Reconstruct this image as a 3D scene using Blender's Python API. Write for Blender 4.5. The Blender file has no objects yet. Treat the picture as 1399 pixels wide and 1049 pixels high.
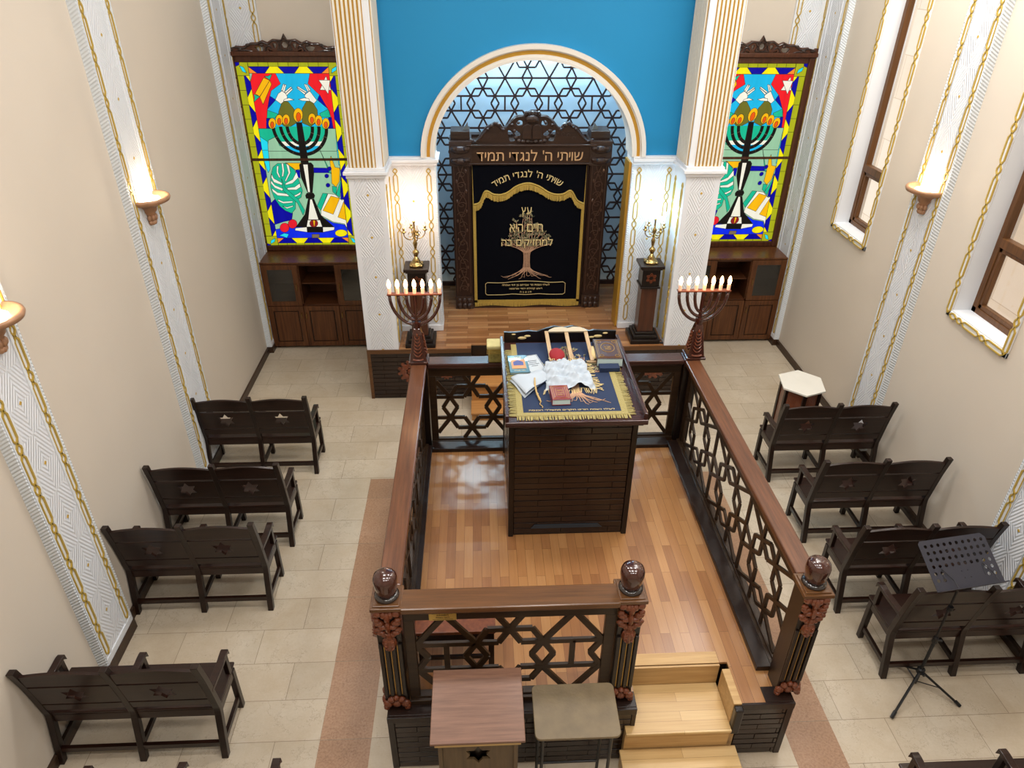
import bpy, math, random
from math import sin, cos, pi, radians as RAD
from mathutils import Vector, Matrix
random.seed(7)
SC = bpy.context.scene
COL = SC.collection

# ---------------------------------------------------------------- camera
cam_d = bpy.data.cameras.new('camera'); cam = bpy.data.objects.new('camera', cam_d); COL.objects.link(cam)
cr = Vector((0.99890218, -0.04619666, 0.00776593)); cu = Vector((0.01734509, 0.51873926, 0.85475653)); cf = Vector((0.04351539, 0.85368346, -0.51897107))
cam.matrix_world = Matrix(((cr.x, cu.x, -cf.x, 0), (cr.y, cu.y, -cf.y, 0), (cr.z, cu.z, -cf.z, 5.0), (0, 0, 0, 1)))
cam_d.sensor_fit = 'HORIZONTAL'; cam_d.sensor_width = 36; cam_d.lens = 36 * 968.678 / 1399
cam_d.clip_start = 0.05; cam_d.clip_end = 200
SC.camera = cam

# ---------------------------------------------------------------- world, lights, exposure
w = bpy.data.worlds.new('world'); SC.world = w; w.use_nodes = True
bg = w.node_tree.nodes['Background']; bg.inputs[0].default_value = (1.0, 0.97, 0.93, 1); bg.inputs[1].default_value = 1.6
SC.view_settings.view_transform = 'Standard'; SC.view_settings.look = 'None'; SC.view_settings.gamma = 1
SC.view_settings.use_curve_mapping = False; SC.view_settings.exposure = -0.1
def area(name, loc, rot, size, power, color, sy=None):
    d = bpy.data.lights.new(name, 'AREA'); d.energy = power; d.color = color; d.size = size
    if sy: d.shape = 'RECTANGLE'; d.size_y = sy
    o = bpy.data.objects.new(name, d); COL.objects.link(o); o.location = loc; o.rotation_euler = rot; return o
def point(name, loc, power, color, r=0.03):
    d = bpy.data.lights.new(name, 'POINT'); d.energy = power; d.color = color; d.shadow_soft_size = r
    o = bpy.data.objects.new(name, d); COL.objects.link(o); o.location = loc; return o
# ceiling lights of the hall
for ly in (0.2, 2.9, 5.6):
    for lx in (-1.1, 0.7, 2.5):
        area('ceiling_light', (lx, ly, 6.72), (0, 0, 0), 0.7, 56, (1.0, 0.975, 0.945))
for lx in (-2.3, 3.7):
    area('ceiling_light', (lx, 8.4, 6.72), (0, 0, 0), 0.6, 32, (1.0, 0.965, 0.92))
area('niche_cove_light', (0.66, 10.03, 4.38), (RAD(4), 0, 0), 3.0, 190, (0.60, 0.86, 1.0), 0.08)
area('niche_cove_light', (0.66, 9.0, 4.38), (RAD(10), 0, 0), 2.4, 42, (0.70, 0.87, 1.0), 0.5)

# ---------------------------------------------------------------- helpers
def tag(o, label=None, cat=None, group=None, kind=None):
    if label: o['label'] = label
    if cat: o['category'] = cat
    if group: o['group'] = group
    if kind: o['kind'] = kind
    return o
def thing(name, label, cat, loc=(0, 0, 0), group=None, kind=None):
    o = bpy.data.objects.new(name, None); COL.objects.link(o); o.location = loc; o.empty_display_size = 0.1
    o['_w'] = list(loc)
    return tag(o, label, cat, group, kind)
def base_of(parent):
    v = Vector((0, 0, 0))
    while parent is not None:
        v += Vector(parent.location); parent = parent.parent
    return v
class MB:
    def __init__(s): s.v = []; s.f = []; s.mi = []; s.m = 0
    def add(s, vs, fs):
        b = len(s.v); s.v += [tuple(x) for x in vs]
        for f in fs: s.f.append([b + i for i in f]); s.mi.append(s.m)
        return s
    def box(s, x0, x1, y0, y1, z0, z1):
        return s.add([(x0,y0,z0),(x1,y0,z0),(x1,y1,z0),(x0,y1,z0),(x0,y0,z1),(x1,y0,z1),(x1,y1,z1),(x0,y1,z1)],
              [(0,3,2,1),(4,5,6,7),(0,1,5,4),(1,2,6,5),(2,3,7,6),(3,0,4,7)])
    def prism(s, pts, a, b, ax='y'):   # 2d polygon extruded along an axis; other two coords in order
        n = len(pts)
        def P(p, t): return {'y': (p[0], t, p[1]), 'x': (t, p[0], p[1]), 'z': (p[0], p[1], t)}[ax]
        vs = [P(p, a) for p in pts] + [P(p, b) for p in pts]
        fs = [list(range(n)), list(range(2*n-1, n-1, -1))] + [(i, i+n, (i+1) % n + n, (i+1) % n) for i in range(n)]
        return s.add(vs, fs)
    def poly(s, pts3): return s.add(pts3, [list(range(len(pts3)))])
    def bar(s, p, q, w, t, up=(0, 1, 0)):  # rectangular bar from p to q, w across, t along 'up'
        p = Vector(p); q = Vector(q); d = (q - p); L = d.length
        if L < 1e-6: return s
        d /= L; u = Vector(up); u = (u - d * u.dot(d)).normalized(); sd = d.cross(u)
        vs = []
        for c in (p, q):
            for a, b in ((-1,-1),(1,-1),(1,1),(-1,1)): vs.append(c + sd * (a*w/2) + u * (b*t/2))
        return s.add(vs, [(0,1,2,3),(7,6,5,4),(0,4,5,1),(1,5,6,2),(2,6,7,3),(3,7,4,0)])
    def tube(s, pts, r, n=6, closed=False, cap=True):
        pts = [Vector(p) for p in pts]; m = len(pts); rs = r if isinstance(r, (list, tuple)) else [r] * m
        ref = Vector((0.123, 0.31, 0.94)); vs = []; prev = None
        for i, p in enumerate(pts):
            a = pts[(i-1) % m] if (closed or i > 0) else p; b = pts[(i+1) % m] if (closed or i < m-1) else p
            d = (b - a); d = d.normalized() if d.length > 1e-9 else Vector((0,0,1))
            u = prev if prev is not None else (Vector((0,1,0)) if abs(d.y) < .9 else Vector((0,0,1)))
            u = (u - d * u.dot(d)); u = u.normalized() if u.length > 1e-6 else d.orthogonal().normalized()
            prev = u; v = d.cross(u)
            for k in range(n):
                an = 2*pi*(k+.5)/n; vs.append(p + (u*cos(an) + v*sin(an)) * rs[i])
        fs = []
        for i in range(m if closed else m-1):
            j = (i+1) % m
            for k in range(n): fs.append((i*n+k, i*n+(k+1) % n, j*n+(k+1) % n, j*n+k))
        if cap and not closed: fs += [list(range(n))[::-1], list(range((m-1)*n, m*n))]
        return s.add(vs, fs)
    def lathe(s, prof, c=(0,0,0), n=20, a0=0, a1=2*pi):
        full = abs(a1-a0-2*pi) < 1e-6; k = n if full else n+1; vs = []
        for r, z in prof:
            for i in range(k):
                a = a0 + (a1-a0)*i/n; vs.append((c[0]+r*cos(a), c[1]+r*sin(a), c[2]+z))
        fs = []
        for j in range(len(prof)-1):
            for i in range(n):
                i2 = (i+1) % k; fs.append((j*k+i, j*k+i2, (j+1)*k+i2, (j+1)*k+i))
        if full and prof[0][0] > 1e-4: fs.append(list(range(k))[::-1])
        if full and prof[-1][0] > 1e-4: fs.append(list(range((len(prof)-1)*k, len(prof)*k)))
        return s.add(vs, fs)
    def ball(s, c, r, n=10, m=7):
        rx, ry, rz = r if isinstance(r, (list, tuple)) else (r, r, r)
        vs = []; fs = []
        for j in range(m+1):
            t = pi*j/m
            for i in range(n):
                a = 2*pi*i/n; vs.append((c[0]+rx*sin(t)*cos(a), c[1]+ry*sin(t)*sin(a), c[2]-rz*cos(t)))
        for j in range(m):
            for i in range(n): fs.append((j*n+i, j*n+(i+1) % n, (j+1)*n+(i+1) % n, (j+1)*n+i))
        return s.add(vs, fs)
    def xf(s, M, start=0):
        for i in range(start, len(s.v)): s.v[i] = tuple(M @ Vector(s.v[i]))
        return s
    def build(s, name, mat, parent=None, bevel=0, smooth=False, local=False, label=None):
        off = Vector((0,0,0)) if local else base_of(parent)
        me = bpy.data.meshes.new(name)
        me.from_pydata([(x-off.x, y-off.y, z-off.z) for x, y, z in s.v], [], s.f)
        mats = mat if isinstance(mat, (list, tuple)) else [mat]
        for m_ in mats: me.materials.append(m_)
        if len(mats) > 1: me.polygons.foreach_set('material_index', s.mi)
        if smooth: me.polygons.foreach_set('use_smooth', [True]*len(me.polygons))
        me.validate(); me.update()
        import bmesh
        bm = bmesh.new(); bm.from_mesh(me); bmesh.ops.recalc_face_normals(bm, faces=bm.faces); bm.to_mesh(me); bm.free()
        o = bpy.data.objects.new(name, me); COL.objects.link(o)
        if parent is not None: o.parent = parent
        if bevel:
            b = o.modifiers.new('bevel', 'BEVEL'); b.width = bevel; b.segments = 2; b.limit_method = 'ANGLE'; b.angle_limit = RAD(40)
        if label: o['label'] = label
        return o
def struct(o): o['kind'] = 'structure'; return o
def shape(loops, depth, bev=0.0):   # 2d loops (first outer, others holes) -> mesh data (verts, faces) in XY, extruded in Z
    cu_ = bpy.data.curves.new('tmp', 'CURVE'); cu_.dimensions = '2D'; cu_.fill_mode = 'BOTH'; cu_.extrude = depth/2; cu_.bevel_depth = bev
    for lp in loops:
        sp = cu_.splines.new('POLY'); sp.points.add(len(lp)-1)
        for i, (x, y) in enumerate(lp): sp.points[i].co = (x, y, 0, 1)
        sp.use_cyclic_u = True
    return curve_mesh(cu_)
def curve_mesh(cu_):
    o = bpy.data.objects.new('tmp', cu_); COL.objects.link(o)
    bpy.context.view_layer.update()
    dg = bpy.context.evaluated_depsgraph_get(); me = bpy.data.meshes.new_from_object(o.evaluated_get(dg))
    vs = [tuple(v.co) for v in me.vertices]; fs = [tuple(p.vertices) for p in me.polygons]
    bpy.data.objects.remove(o); bpy.data.curves.remove(cu_); bpy.data.meshes.remove(me)
    return vs, fs
def text(s, size, depth=0.004, bold=0.0):
    c = bpy.data.curves.new('tmp', 'FONT'); c.body = s; c.size = size; c.extrude = depth/2; c.offset = bold; c.align_x = 'CENTER'; c.align_y = 'CENTER'; c.resolution_u = 3
    return curve_mesh(c)
def put(mb, vf, M): return mb.add([M @ Vector(v) for v in vf[0]], vf[1])
def M_wall(x, y, z):   # XY drawing -> XZ plane facing -Y
    return Matrix.Translation((x, y, z)) @ Matrix.Rotation(pi/2, 4, 'X')
def M_flat(x, y, z, rz=0): return Matrix.Translation((x, y, z)) @ Matrix.Rotation(rz, 4, 'Z')
def smoothc(pts, k=6, closed=True):   # Catmull-Rom
    n = len(pts); o = []
    rng = range(n) if closed else range(n-1)
    for i in rng:
        g = lambda j: Vector(pts[j % n]) if closed else Vector(pts[max(0, min(n-1, j))])
        a, b, c, d = g(i-1), g(i), g(i+1), g(i+2)
        for t in range(k):
            t /= k; o.append(tuple(0.5*((2*b)+(c-a)*t+(2*a-5*b+4*c-d)*t*t+(3*b-a-3*c+d)*t**3)))
    if not closed: o.append(tuple(pts[-1]))
    return o
def copy_tree(o, parent=None):
    c = o.copy(); COL.objects.link(c); c.parent = parent
    for ch in [x for x in COL.objects if x.parent == o]: copy_tree(ch, c)
    return c

# ---------------------------------------------------------------- materials
def nt(name):
    m = bpy.data.materials.new(name); m.use_nodes = True; t = m.node_tree; return m, t, t.nodes['Principled BSDF']
def rgb(h):
    h = h.lstrip('#'); c = [int(h[i:i+2], 16)/255 for i in (0, 2, 4)]
    return tuple(x/12.92 if x <= .04045 else ((x+.055)/1.055)**2.4 for x in c) + (1,)
def N(t, typ, **k):
    n = t.nodes.new(typ)
    for a, b in k.items(): setattr(n, a, b)
    return n
def math_(t, op, a, b=None, c=None):
    n = N(t, 'ShaderNodeMath', operation=op)
    for i, v in enumerate((a, b, c)):
        if v is None: continue
        if isinstance(v, (int, float)): n.inputs[i].default_value = v
        else: t.links.new(v, n.inputs[i])
    return n.outputs[0]
def plain(name, col, rough=.5, metal=0, coat=0, noise=0.0, nscale=8, bump=0, bscale=40, spec=None):
    m, t, p = nt(name); c = rgb(col) if isinstance(col, str) else col
    p.inputs['Base Color'].default_value = c; p.inputs['Roughness'].default_value = rough; p.inputs['Metallic'].default_value = metal
    p.inputs['Coat Weight'].default_value = coat
    if spec is not None: p.inputs['Specular IOR Level'].default_value = spec
    tc = N(t, 'ShaderNodeTexCoord')
    nz = N(t, 'ShaderNodeTexNoise'); nz.inputs['Scale'].default_value = nscale; t.links.new(tc.outputs['Object'], nz.inputs['Vector'])
    mx = N(t, 'ShaderNodeMix', data_type='RGBA'); mx.inputs[6].default_value = tuple(x*(1-noise) for x in c[:3])+(1,); mx.inputs[7].default_value = tuple(min(1, x*(1+noise)) for x in c[:3])+(1,)
    t.links.new(nz.outputs[0], mx.inputs[0]); t.links.new(mx.outputs[2], p.inputs['Base Color'])
    if bump:
        n2 = N(t, 'ShaderNodeTexNoise'); n2.inputs['Scale'].default_value = bscale; t.links.new(tc.outputs['Object'], n2.inputs['Vector'])
        b = N(t, 'ShaderNodeBump'); b.inputs['Strength'].default_value = bump; b.inputs['Distance'].default_value = .01
        t.links.new(n2.outputs[0], b.inputs['Height']); t.links.new(b.outputs[0], p.inputs['Normal'])
    return m
def wood(name, c1, c2, rough=.35, coat=.3, axis='x', scale=1.0, contrast=1.0, spec=.32):
    m, t, p = nt(name); tc = N(t, 'ShaderNodeTexCoord'); mp = N(t, 'ShaderNodeMapping')
    sc = {'x': (1.2, 22, 22), 'y': (22, 1.2, 22), 'z': (22, 22, 1.2)}[axis]
    mp.inputs['Scale'].default_value = tuple(a*scale for a in sc); t.links.new(tc.outputs['Object'], mp.inputs[0])
    nz = N(t, 'ShaderNodeTexNoise'); nz.inputs['Scale'].default_value = 1.6; nz.inputs['Detail'].default_value = 6; nz.inputs['Roughness'].default_value = .65
    t.links.new(mp.outputs[0], nz.inputs['Vector'])
    r = N(t, 'ShaderNodeValToRGB'); r.color_ramp.elements[0].position = .5-.2/contrast; r.color_ramp.elements[1].position = .5+.2/contrast
    r.color_ramp.elements[0].color = rgb(c1); r.color_ramp.elements[1].color = rgb(c2)
    t.links.new(nz.outputs[0], r.inputs[0]); t.links.new(r.outputs[0], p.inputs['Base Color'])
    p.inputs['Roughness'].default_value = rough; p.inputs['Specular IOR Level'].default_value = spec; p.inputs['Coat Weight'].default_value = coat*.45; p.inputs['Coat Roughness'].default_value = .18
    return m
def bricks(name, cols, bw, bh, mortar, mcol, swap=False, offs=.5, rough=.4, bump=.6, coat=.2, grain=None, horizontal=False, squash=1.0, shift=(0, 0), streak=14):
    # brick texture on (x+y, z) for upright faces or (x, y) / (y, x) for flat ones
    m, t, p = nt(name); tc = N(t, 'ShaderNodeTexCoord'); sp = N(t, 'ShaderNodeSeparateXYZ'); cb = N(t, 'ShaderNodeCombineXYZ')
    t.links.new(tc.outputs['Object'], sp.inputs[0])
    if horizontal:
        a, b = (sp.outputs[1], sp.outputs[0]) if swap else (sp.outputs[0], sp.outputs[1])
    else: a, b = math_(t, 'ADD', sp.outputs[0], sp.outputs[1]), sp.outputs[2]
    a = math_(t, 'ADD', a, shift[0]+60*bw); b = math_(t, 'ADD', b, shift[1]+60*bh)
    t.links.new(a, cb.inputs[0]); t.links.new(b, cb.inputs[1])
    br = N(t, 'ShaderNodeTexBrick'); br.offset = offs; br.squash = squash
    br.inputs['Scale'].default_value = 1; br.inputs['Brick Width'].default_value = bw; br.inputs['Row Height'].default_value = bh
    br.inputs['Mortar Size'].default_value = mortar; br.inputs['Mortar Smooth'].default_value = .3; br.inputs['Bias'].default_value = 0
    br.inputs['Color1'].default_value = (0, 0, 0, 1); br.inputs['Color2'].default_value = (1, 1, 1, 1); br.inputs['Mortar'].default_value = (.5, .5, .5, 1)
    t.links.new(cb.outputs[0], br.inputs['Vector'])
    mp = N(t, 'ShaderNodeMapping'); mp.inputs['Scale'].default_value = (1.5, streak, 1); t.links.new(cb.outputs[0], mp.inputs[0])
    # shift the grain per plank
    ad = N(t, 'ShaderNodeVectorMath', operation='MULTIPLY_ADD'); t.links.new(br.outputs['Color'], ad.inputs[0]); ad.inputs[1].default_value = (9, 7, 5); t.links.new(mp.outputs[0], ad.inputs[2])
    nz = N(t, 'ShaderNodeTexNoise'); nz.inputs['Scale'].default_value = 2.2; nz.inputs['Detail'].default_value = 5; t.links.new(ad.outputs[0], nz.inputs['Vector'])
    mixv = math_(t, 'ADD', math_(t, 'MULTIPLY', br.outputs['Color'], .62), math_(t, 'MULTIPLY', nz.outputs[0], .42))
    r = N(t, 'ShaderNodeValToRGB'); el = r.color_ramp.elements; el[0].position = .1; el[1].position = .95
    el[0].color = rgb(cols[0]); el[1].color = rgb(cols[-1])
    for i, c in enumerate(cols[1:-1]):
        e = el.new(.1+.85*(i+1)/(len(cols)-1)); e.color = rgb(c)
    t.links.new(mixv, r.inputs[0])
    mx = N(t, 'ShaderNodeMix', data_type='RGBA'); t.links.new(br.outputs['Fac'], mx.inputs[0]); t.links.new(r.outputs[0], mx.inputs[6]); mx.inputs[7].default_value = rgb(mcol)
    t.links.new(mx.outputs[2], p.inputs['Base Color'])
    p.inputs['Roughness'].default_value = rough; p.inputs['Coat Weight'].default_value = coat; p.inputs['Coat Roughness'].default_value = .2
    if bump:
        b_ = N(t, 'ShaderNodeBump'); b_.invert = True; b_.inputs['Strength'].default_value = bump; b_.inputs['Distance'].default_value = .006
        t.links.new(br.outputs['Fac'], b_.inputs['Height']); t.links.new(b_.outputs[0], p.inputs['Normal'])
    return m
def relief(name, col, period, halfw, z0=0.0, stripe=.024, gold='#c9a544'):
    # white plaster with concentric raised diamonds: local x across, local z up
    m, t, p = nt(name); tc = N(t, 'ShaderNodeTexCoord'); sp = N(t, 'ShaderNodeSeparateXYZ'); t.links.new(tc.outputs['Object'], sp.inputs[0])
    ax = math_(t, 'ABSOLUTE', sp.outputs[0]); zz = math_(t, 'PINGPONG', math_(t, 'ADD', sp.outputs[2], 20*period - z0), period/2)
    d = math_(t, 'ADD', ax, math_(t, 'MULTIPLY', zz, .62))
    s = math_(t, 'SINE', math_(t, 'MULTIPLY', d, 2*pi/stripe))
    inside = math_(t, 'LESS_THAN', ax, halfw)
    h = math_(t, 'MULTIPLY', s, inside)
    b = N(t, 'ShaderNodeBump'); b.inputs['Strength'].default_value = 1; b.inputs['Distance'].default_value = .0024
    t.links.new(h, b.inputs['Height']); t.links.new(b.outputs[0], p.inputs['Normal'])
    g = math_(t, 'LESS_THAN', math_(t, 'ADD', ax, zz), .017)
    mx = N(t, 'ShaderNodeMix', data_type='RGBA'); t.links.new(g, mx.inputs[0]); mx.inputs[6].default_value = rgb(col); mx.inputs[7].default_value = rgb(gold)
    t.links.new(mx.outputs[2], p.inputs['Base Color']); p.inputs['Roughness'].default_value = .45
    return m
def rope(name, col):
    m, t, p = nt(name); tc = N(t, 'ShaderNodeTexCoord'); sp = N(t, 'ShaderNodeSeparateXYZ'); t.links.new(tc.outputs['Object'], sp.inputs[0])
    a = math_(t, 'ADD', sp.outputs[2], math_(t, 'MULTIPLY', math_(t, 'ADD', sp.outputs[0], sp.outputs[1]), .6))
    s = math_(t, 'SINE', math_(t, 'MULTIPLY', a, 2*pi/.028))
    b = N(t, 'ShaderNodeBump'); b.inputs['Strength'].default_value = 1; b.inputs['Distance'].default_value = .0022
    t.links.new(s, b.inputs['Height']); t.links.new(b.outputs[0], p.inputs['Normal'])
    p.inputs['Base Color'].default_value = rgb(col); p.inputs['Roughness'].default_value = .5
    return m
def emit(name, col, s):
    m, t, p = nt(name); c = rgb(col); p.inputs['Base Color'].default_value = c; p.inputs['Emission Color'].default_value = c; p.inputs['Emission Strength'].default_value = s
    return m
W = {}
W['dark'] = wood('bench_wood', '#170b07', '#2e1810', .30, .45, 'x')
W['darkz'] = wood('post_wood', '#140a07', '#281710', .33, .35, 'z')
W['rail'] = wood('rail_wood', '#472a1c', '#6d442b', .28, .5, 'y')
W['railx'] = wood('front_rail_wood', '#4b3019', '#6b4626', .28, .5, 'x')
W['railf'] = wood('far_rail_wood', '#2c1612', '#452822', .25, .6, 'x')
W['panel'] = wood('screen_wood', '#23160c', '#382615', .4, .2, 'x')
W['black'] = wood('black_stained_wood', '#0e0806', '#1d120d', .3, .4, 'z')
W['carve'] = plain('carved_red_wood', '#6a3319', .35, coat=.4, noise=.25, nscale=30, bump=.5, bscale=60)
W['finial'] = plain('finial_wood', '#3d1c14', .2, coat=.7, noise=.3, nscale=10)
W['finring'] = plain('finial_collar', '#26201f', .15, coat=.6)
W['cab'] = wood('cabinet_wood', '#442614', '#6c4224', .35, .3, 'z')
W['cabin'] = wood('cabinet_inside_wood', '#3a1e10', '#5c351c', .4, .2, 'x')
W['ark'] = wood('ark_wood', '#22140d', '#3c2619', .4, .25, 'x', contrast=.8)
W['arkz'] = wood('ark_post_wood', '#1e110c', '#301c14', .35, .3, 'z')
W['arkc'] = plain('ark_carving', '#2e1b12', .35, coat=.3, noise=.3, nscale=25, bump=.4, bscale=80)
W['vine'] = plain('ark_vine_carving', '#4a3124', .35, coat=.4)
W['lat'] = plain('lattice_brown', '#33190f', .5, noise=.3, nscale=6)
W['parq'] = bricks('bimah_parquet', ['#7e512e', '#93643c', '#a27345', '#ae8255'], .62, .075, .0012, '#5a3519', swap=True, horizontal=True, rough=.28, bump=.1, coat=.35, streak=20)
W['parqx'] = bricks('platform_parquet', ['#74482a', '#8d5f39', '#a07048', '#b08458'], .55, .07, .0012, '#4f2d15', horizontal=True, rough=.22, bump=.1, coat=.4, streak=20)
W['brick'] = bricks('dark_slat_cladding', ['#1d110c', '#2a1a12', '#33210f'], .34, .056, .0035, '#0c0705', rough=.3, bump=1, coat=.4)
W['brickt'] = bricks('table_slat_cladding', ['#1e120b', '#2c1c11', '#362414'], .5, .06, .003, '#0d0806', rough=.27, bump=1, coat=.5)
W['step'] = bricks('step_boards', ['#a98450', '#bf9b64', '#cfae78', '#d8bb8a'], 4.0, .075, .001, '#8a6539', horizontal=True, rough=.4, bump=.05, coat=.15, streak=40)
W['stepp'] = wood('step_riser_wood', '#b08a58', '#cba874', .4, .15, 'x')
W['stepo'] = wood('orange_step_wood', '#a06c3a', '#c08c52', .35, .2, 'x')
W['deskl'] = wood('pinkish_veneer', '#624536', '#835f4c', .4, .15, 'x', scale=1.6)
W['deskb'] = wood('desk_body_wood', '#4a3b27', '#66533a', .45, .1, 'z')
W['deskr'] = plain('worn_olive_board', '#6d5d42', .5, noise=.32, nscale=12, bump=.2, bscale=60)
W['cream'] = plain('cream_edge', '#b89a62', .5)
W['gold'] = plain('gold_paint', '#c79a3c', .35, metal=.55, noise=.1)
W['gilt'] = plain('gilt_chain', '#c0a24a', .45, metal=.2)
W['brass'] = plain('polished_brass', '#b59a62', .22, metal=1)
W['white'] = plain('white_plaster', '#e0e3e7', .55)
W['whitem'] = plain('white_moulding', '#dcd8d0', .45)
W['relief'] = relief('diamond_relief_plaster', '#e2e5ea', .49, .138, stripe=.030)
W['rope'] = rope('rope_moulding_plaster', '#dde4ea')
W['wall'] = plain('beige_wall_paint', '#d2c7b8', .75, noise=.04, nscale=1.3, bump=.03, bscale=200)
W['blue'] = plain('blue_wall_paint', '#0b86bc', .6, noise=.03, nscale=2)
W['niche'] = plain('pale_niche_paint', '#c2d6e2', .7)
W['ceil'] = plain('ceiling_paint', '#d8d2c8', .8)
W['base'] = wood('baseboard_wood', '#2b1c15', '#45301f', .4, .2, 'y')
W['win'] = wood('window_frame_wood', '#4c3018', '#6b4523', .4, .2, 'z')
W['metal'] = plain('black_metal', '#111215', .4, metal=.2)
W['plate'] = plain('stand_plate', '#3d3e48', .33, metal=.4)
W['velvet'] = plain('black_velvet', '#04050c', .95, spec=.1)
W['navy'] = plain('navy_velvet', '#1b2b49', .9, noise=.15, nscale=5)
W['thread'] = plain('gold_thread', '#b0923f', .55, metal=.15, noise=.35, nscale=90, bump=.8, bscale=120)
W['thread2'] = plain('pale_gold_thread', '#9c8e55', .65, noise=.35, nscale=90, bump=.8, bscale=120)
W['letter'] = plain('embroidery_letters', '#d6bf86', .6)
W['bark'] = plain('embroidered_trunk', '#b48d70', .7, noise=.3, nscale=50)
W['leafe'] = plain('embroidered_leaves', '#8b8566', .7)
W['inlay'] = plain('wood_inlay_letters', '#c79f73', .5)
W['marble'] = plain('white_marble', '#d9d6cc', .25, noise=.05, nscale=6)
W['pale'] = wood('pale_slat_wood', '#a68a66', '#bfa582', .5, .1, 'y')
W['rose'] = wood('rosewood_panel', '#5a2a15', '#7f4526', .4, .2, 'z')
W['white2'] = plain('white_cloth', '#aeb8c2', .9, noise=.03)
W['copper'] = plain('bronze_sconce', '#a87f60', .4, metal=.2, noise=.3, nscale=18, bump=.3, bscale=30)
W['silver'] = plain('fixture_white', '#e8e4dc', .3)
def glassm(name, tint=(1, 1, 1, 1), gl=.08, rough=.02):
    m, t, p = nt(name); t.nodes.remove(p); out = t.nodes['Material Output']
    a = N(t, 'ShaderNodeBsdfTransparent'); a.inputs[0].default_value = tint; b = N(t, 'ShaderNodeBsdfGlossy'); b.inputs['Roughness'].default_value = rough
    x = N(t, 'ShaderNodeMixShader'); x.inputs[0].default_value = gl
    t.links.new(a.outputs[0], x.inputs[1]); t.links.new(b.outputs[0], x.inputs[2]); t.links.new(x.outputs[0], out.inputs[0]); return m
W['glass'] = glassm('window_glass'); W['smoke'] = glassm('smoked_cabinet_glass', (.25, .27, .28, 1), .12, .15)
W['bulb'] = emit('warm_bulb', '#ffc890', 14); W['coolbulb'] = emit('cool_bulb', '#cfe8ff', 16); W['warmw'] = emit('white_bulb', '#fff0dc', 16)
W['lampglow'] = emit('sconce_lamp', '#fff0d8', 14)
W['sleeve'] = emit('candle_sleeve', '#e8b89a', .35)  # weak warm emission puts the bulbs' glow into the sleeve colour

# ---------------------------------------------------------------- room
XL, XR, YB, ZC = -3.09, 4.455, 9.86, 6.8
YF = -3.0
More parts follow.
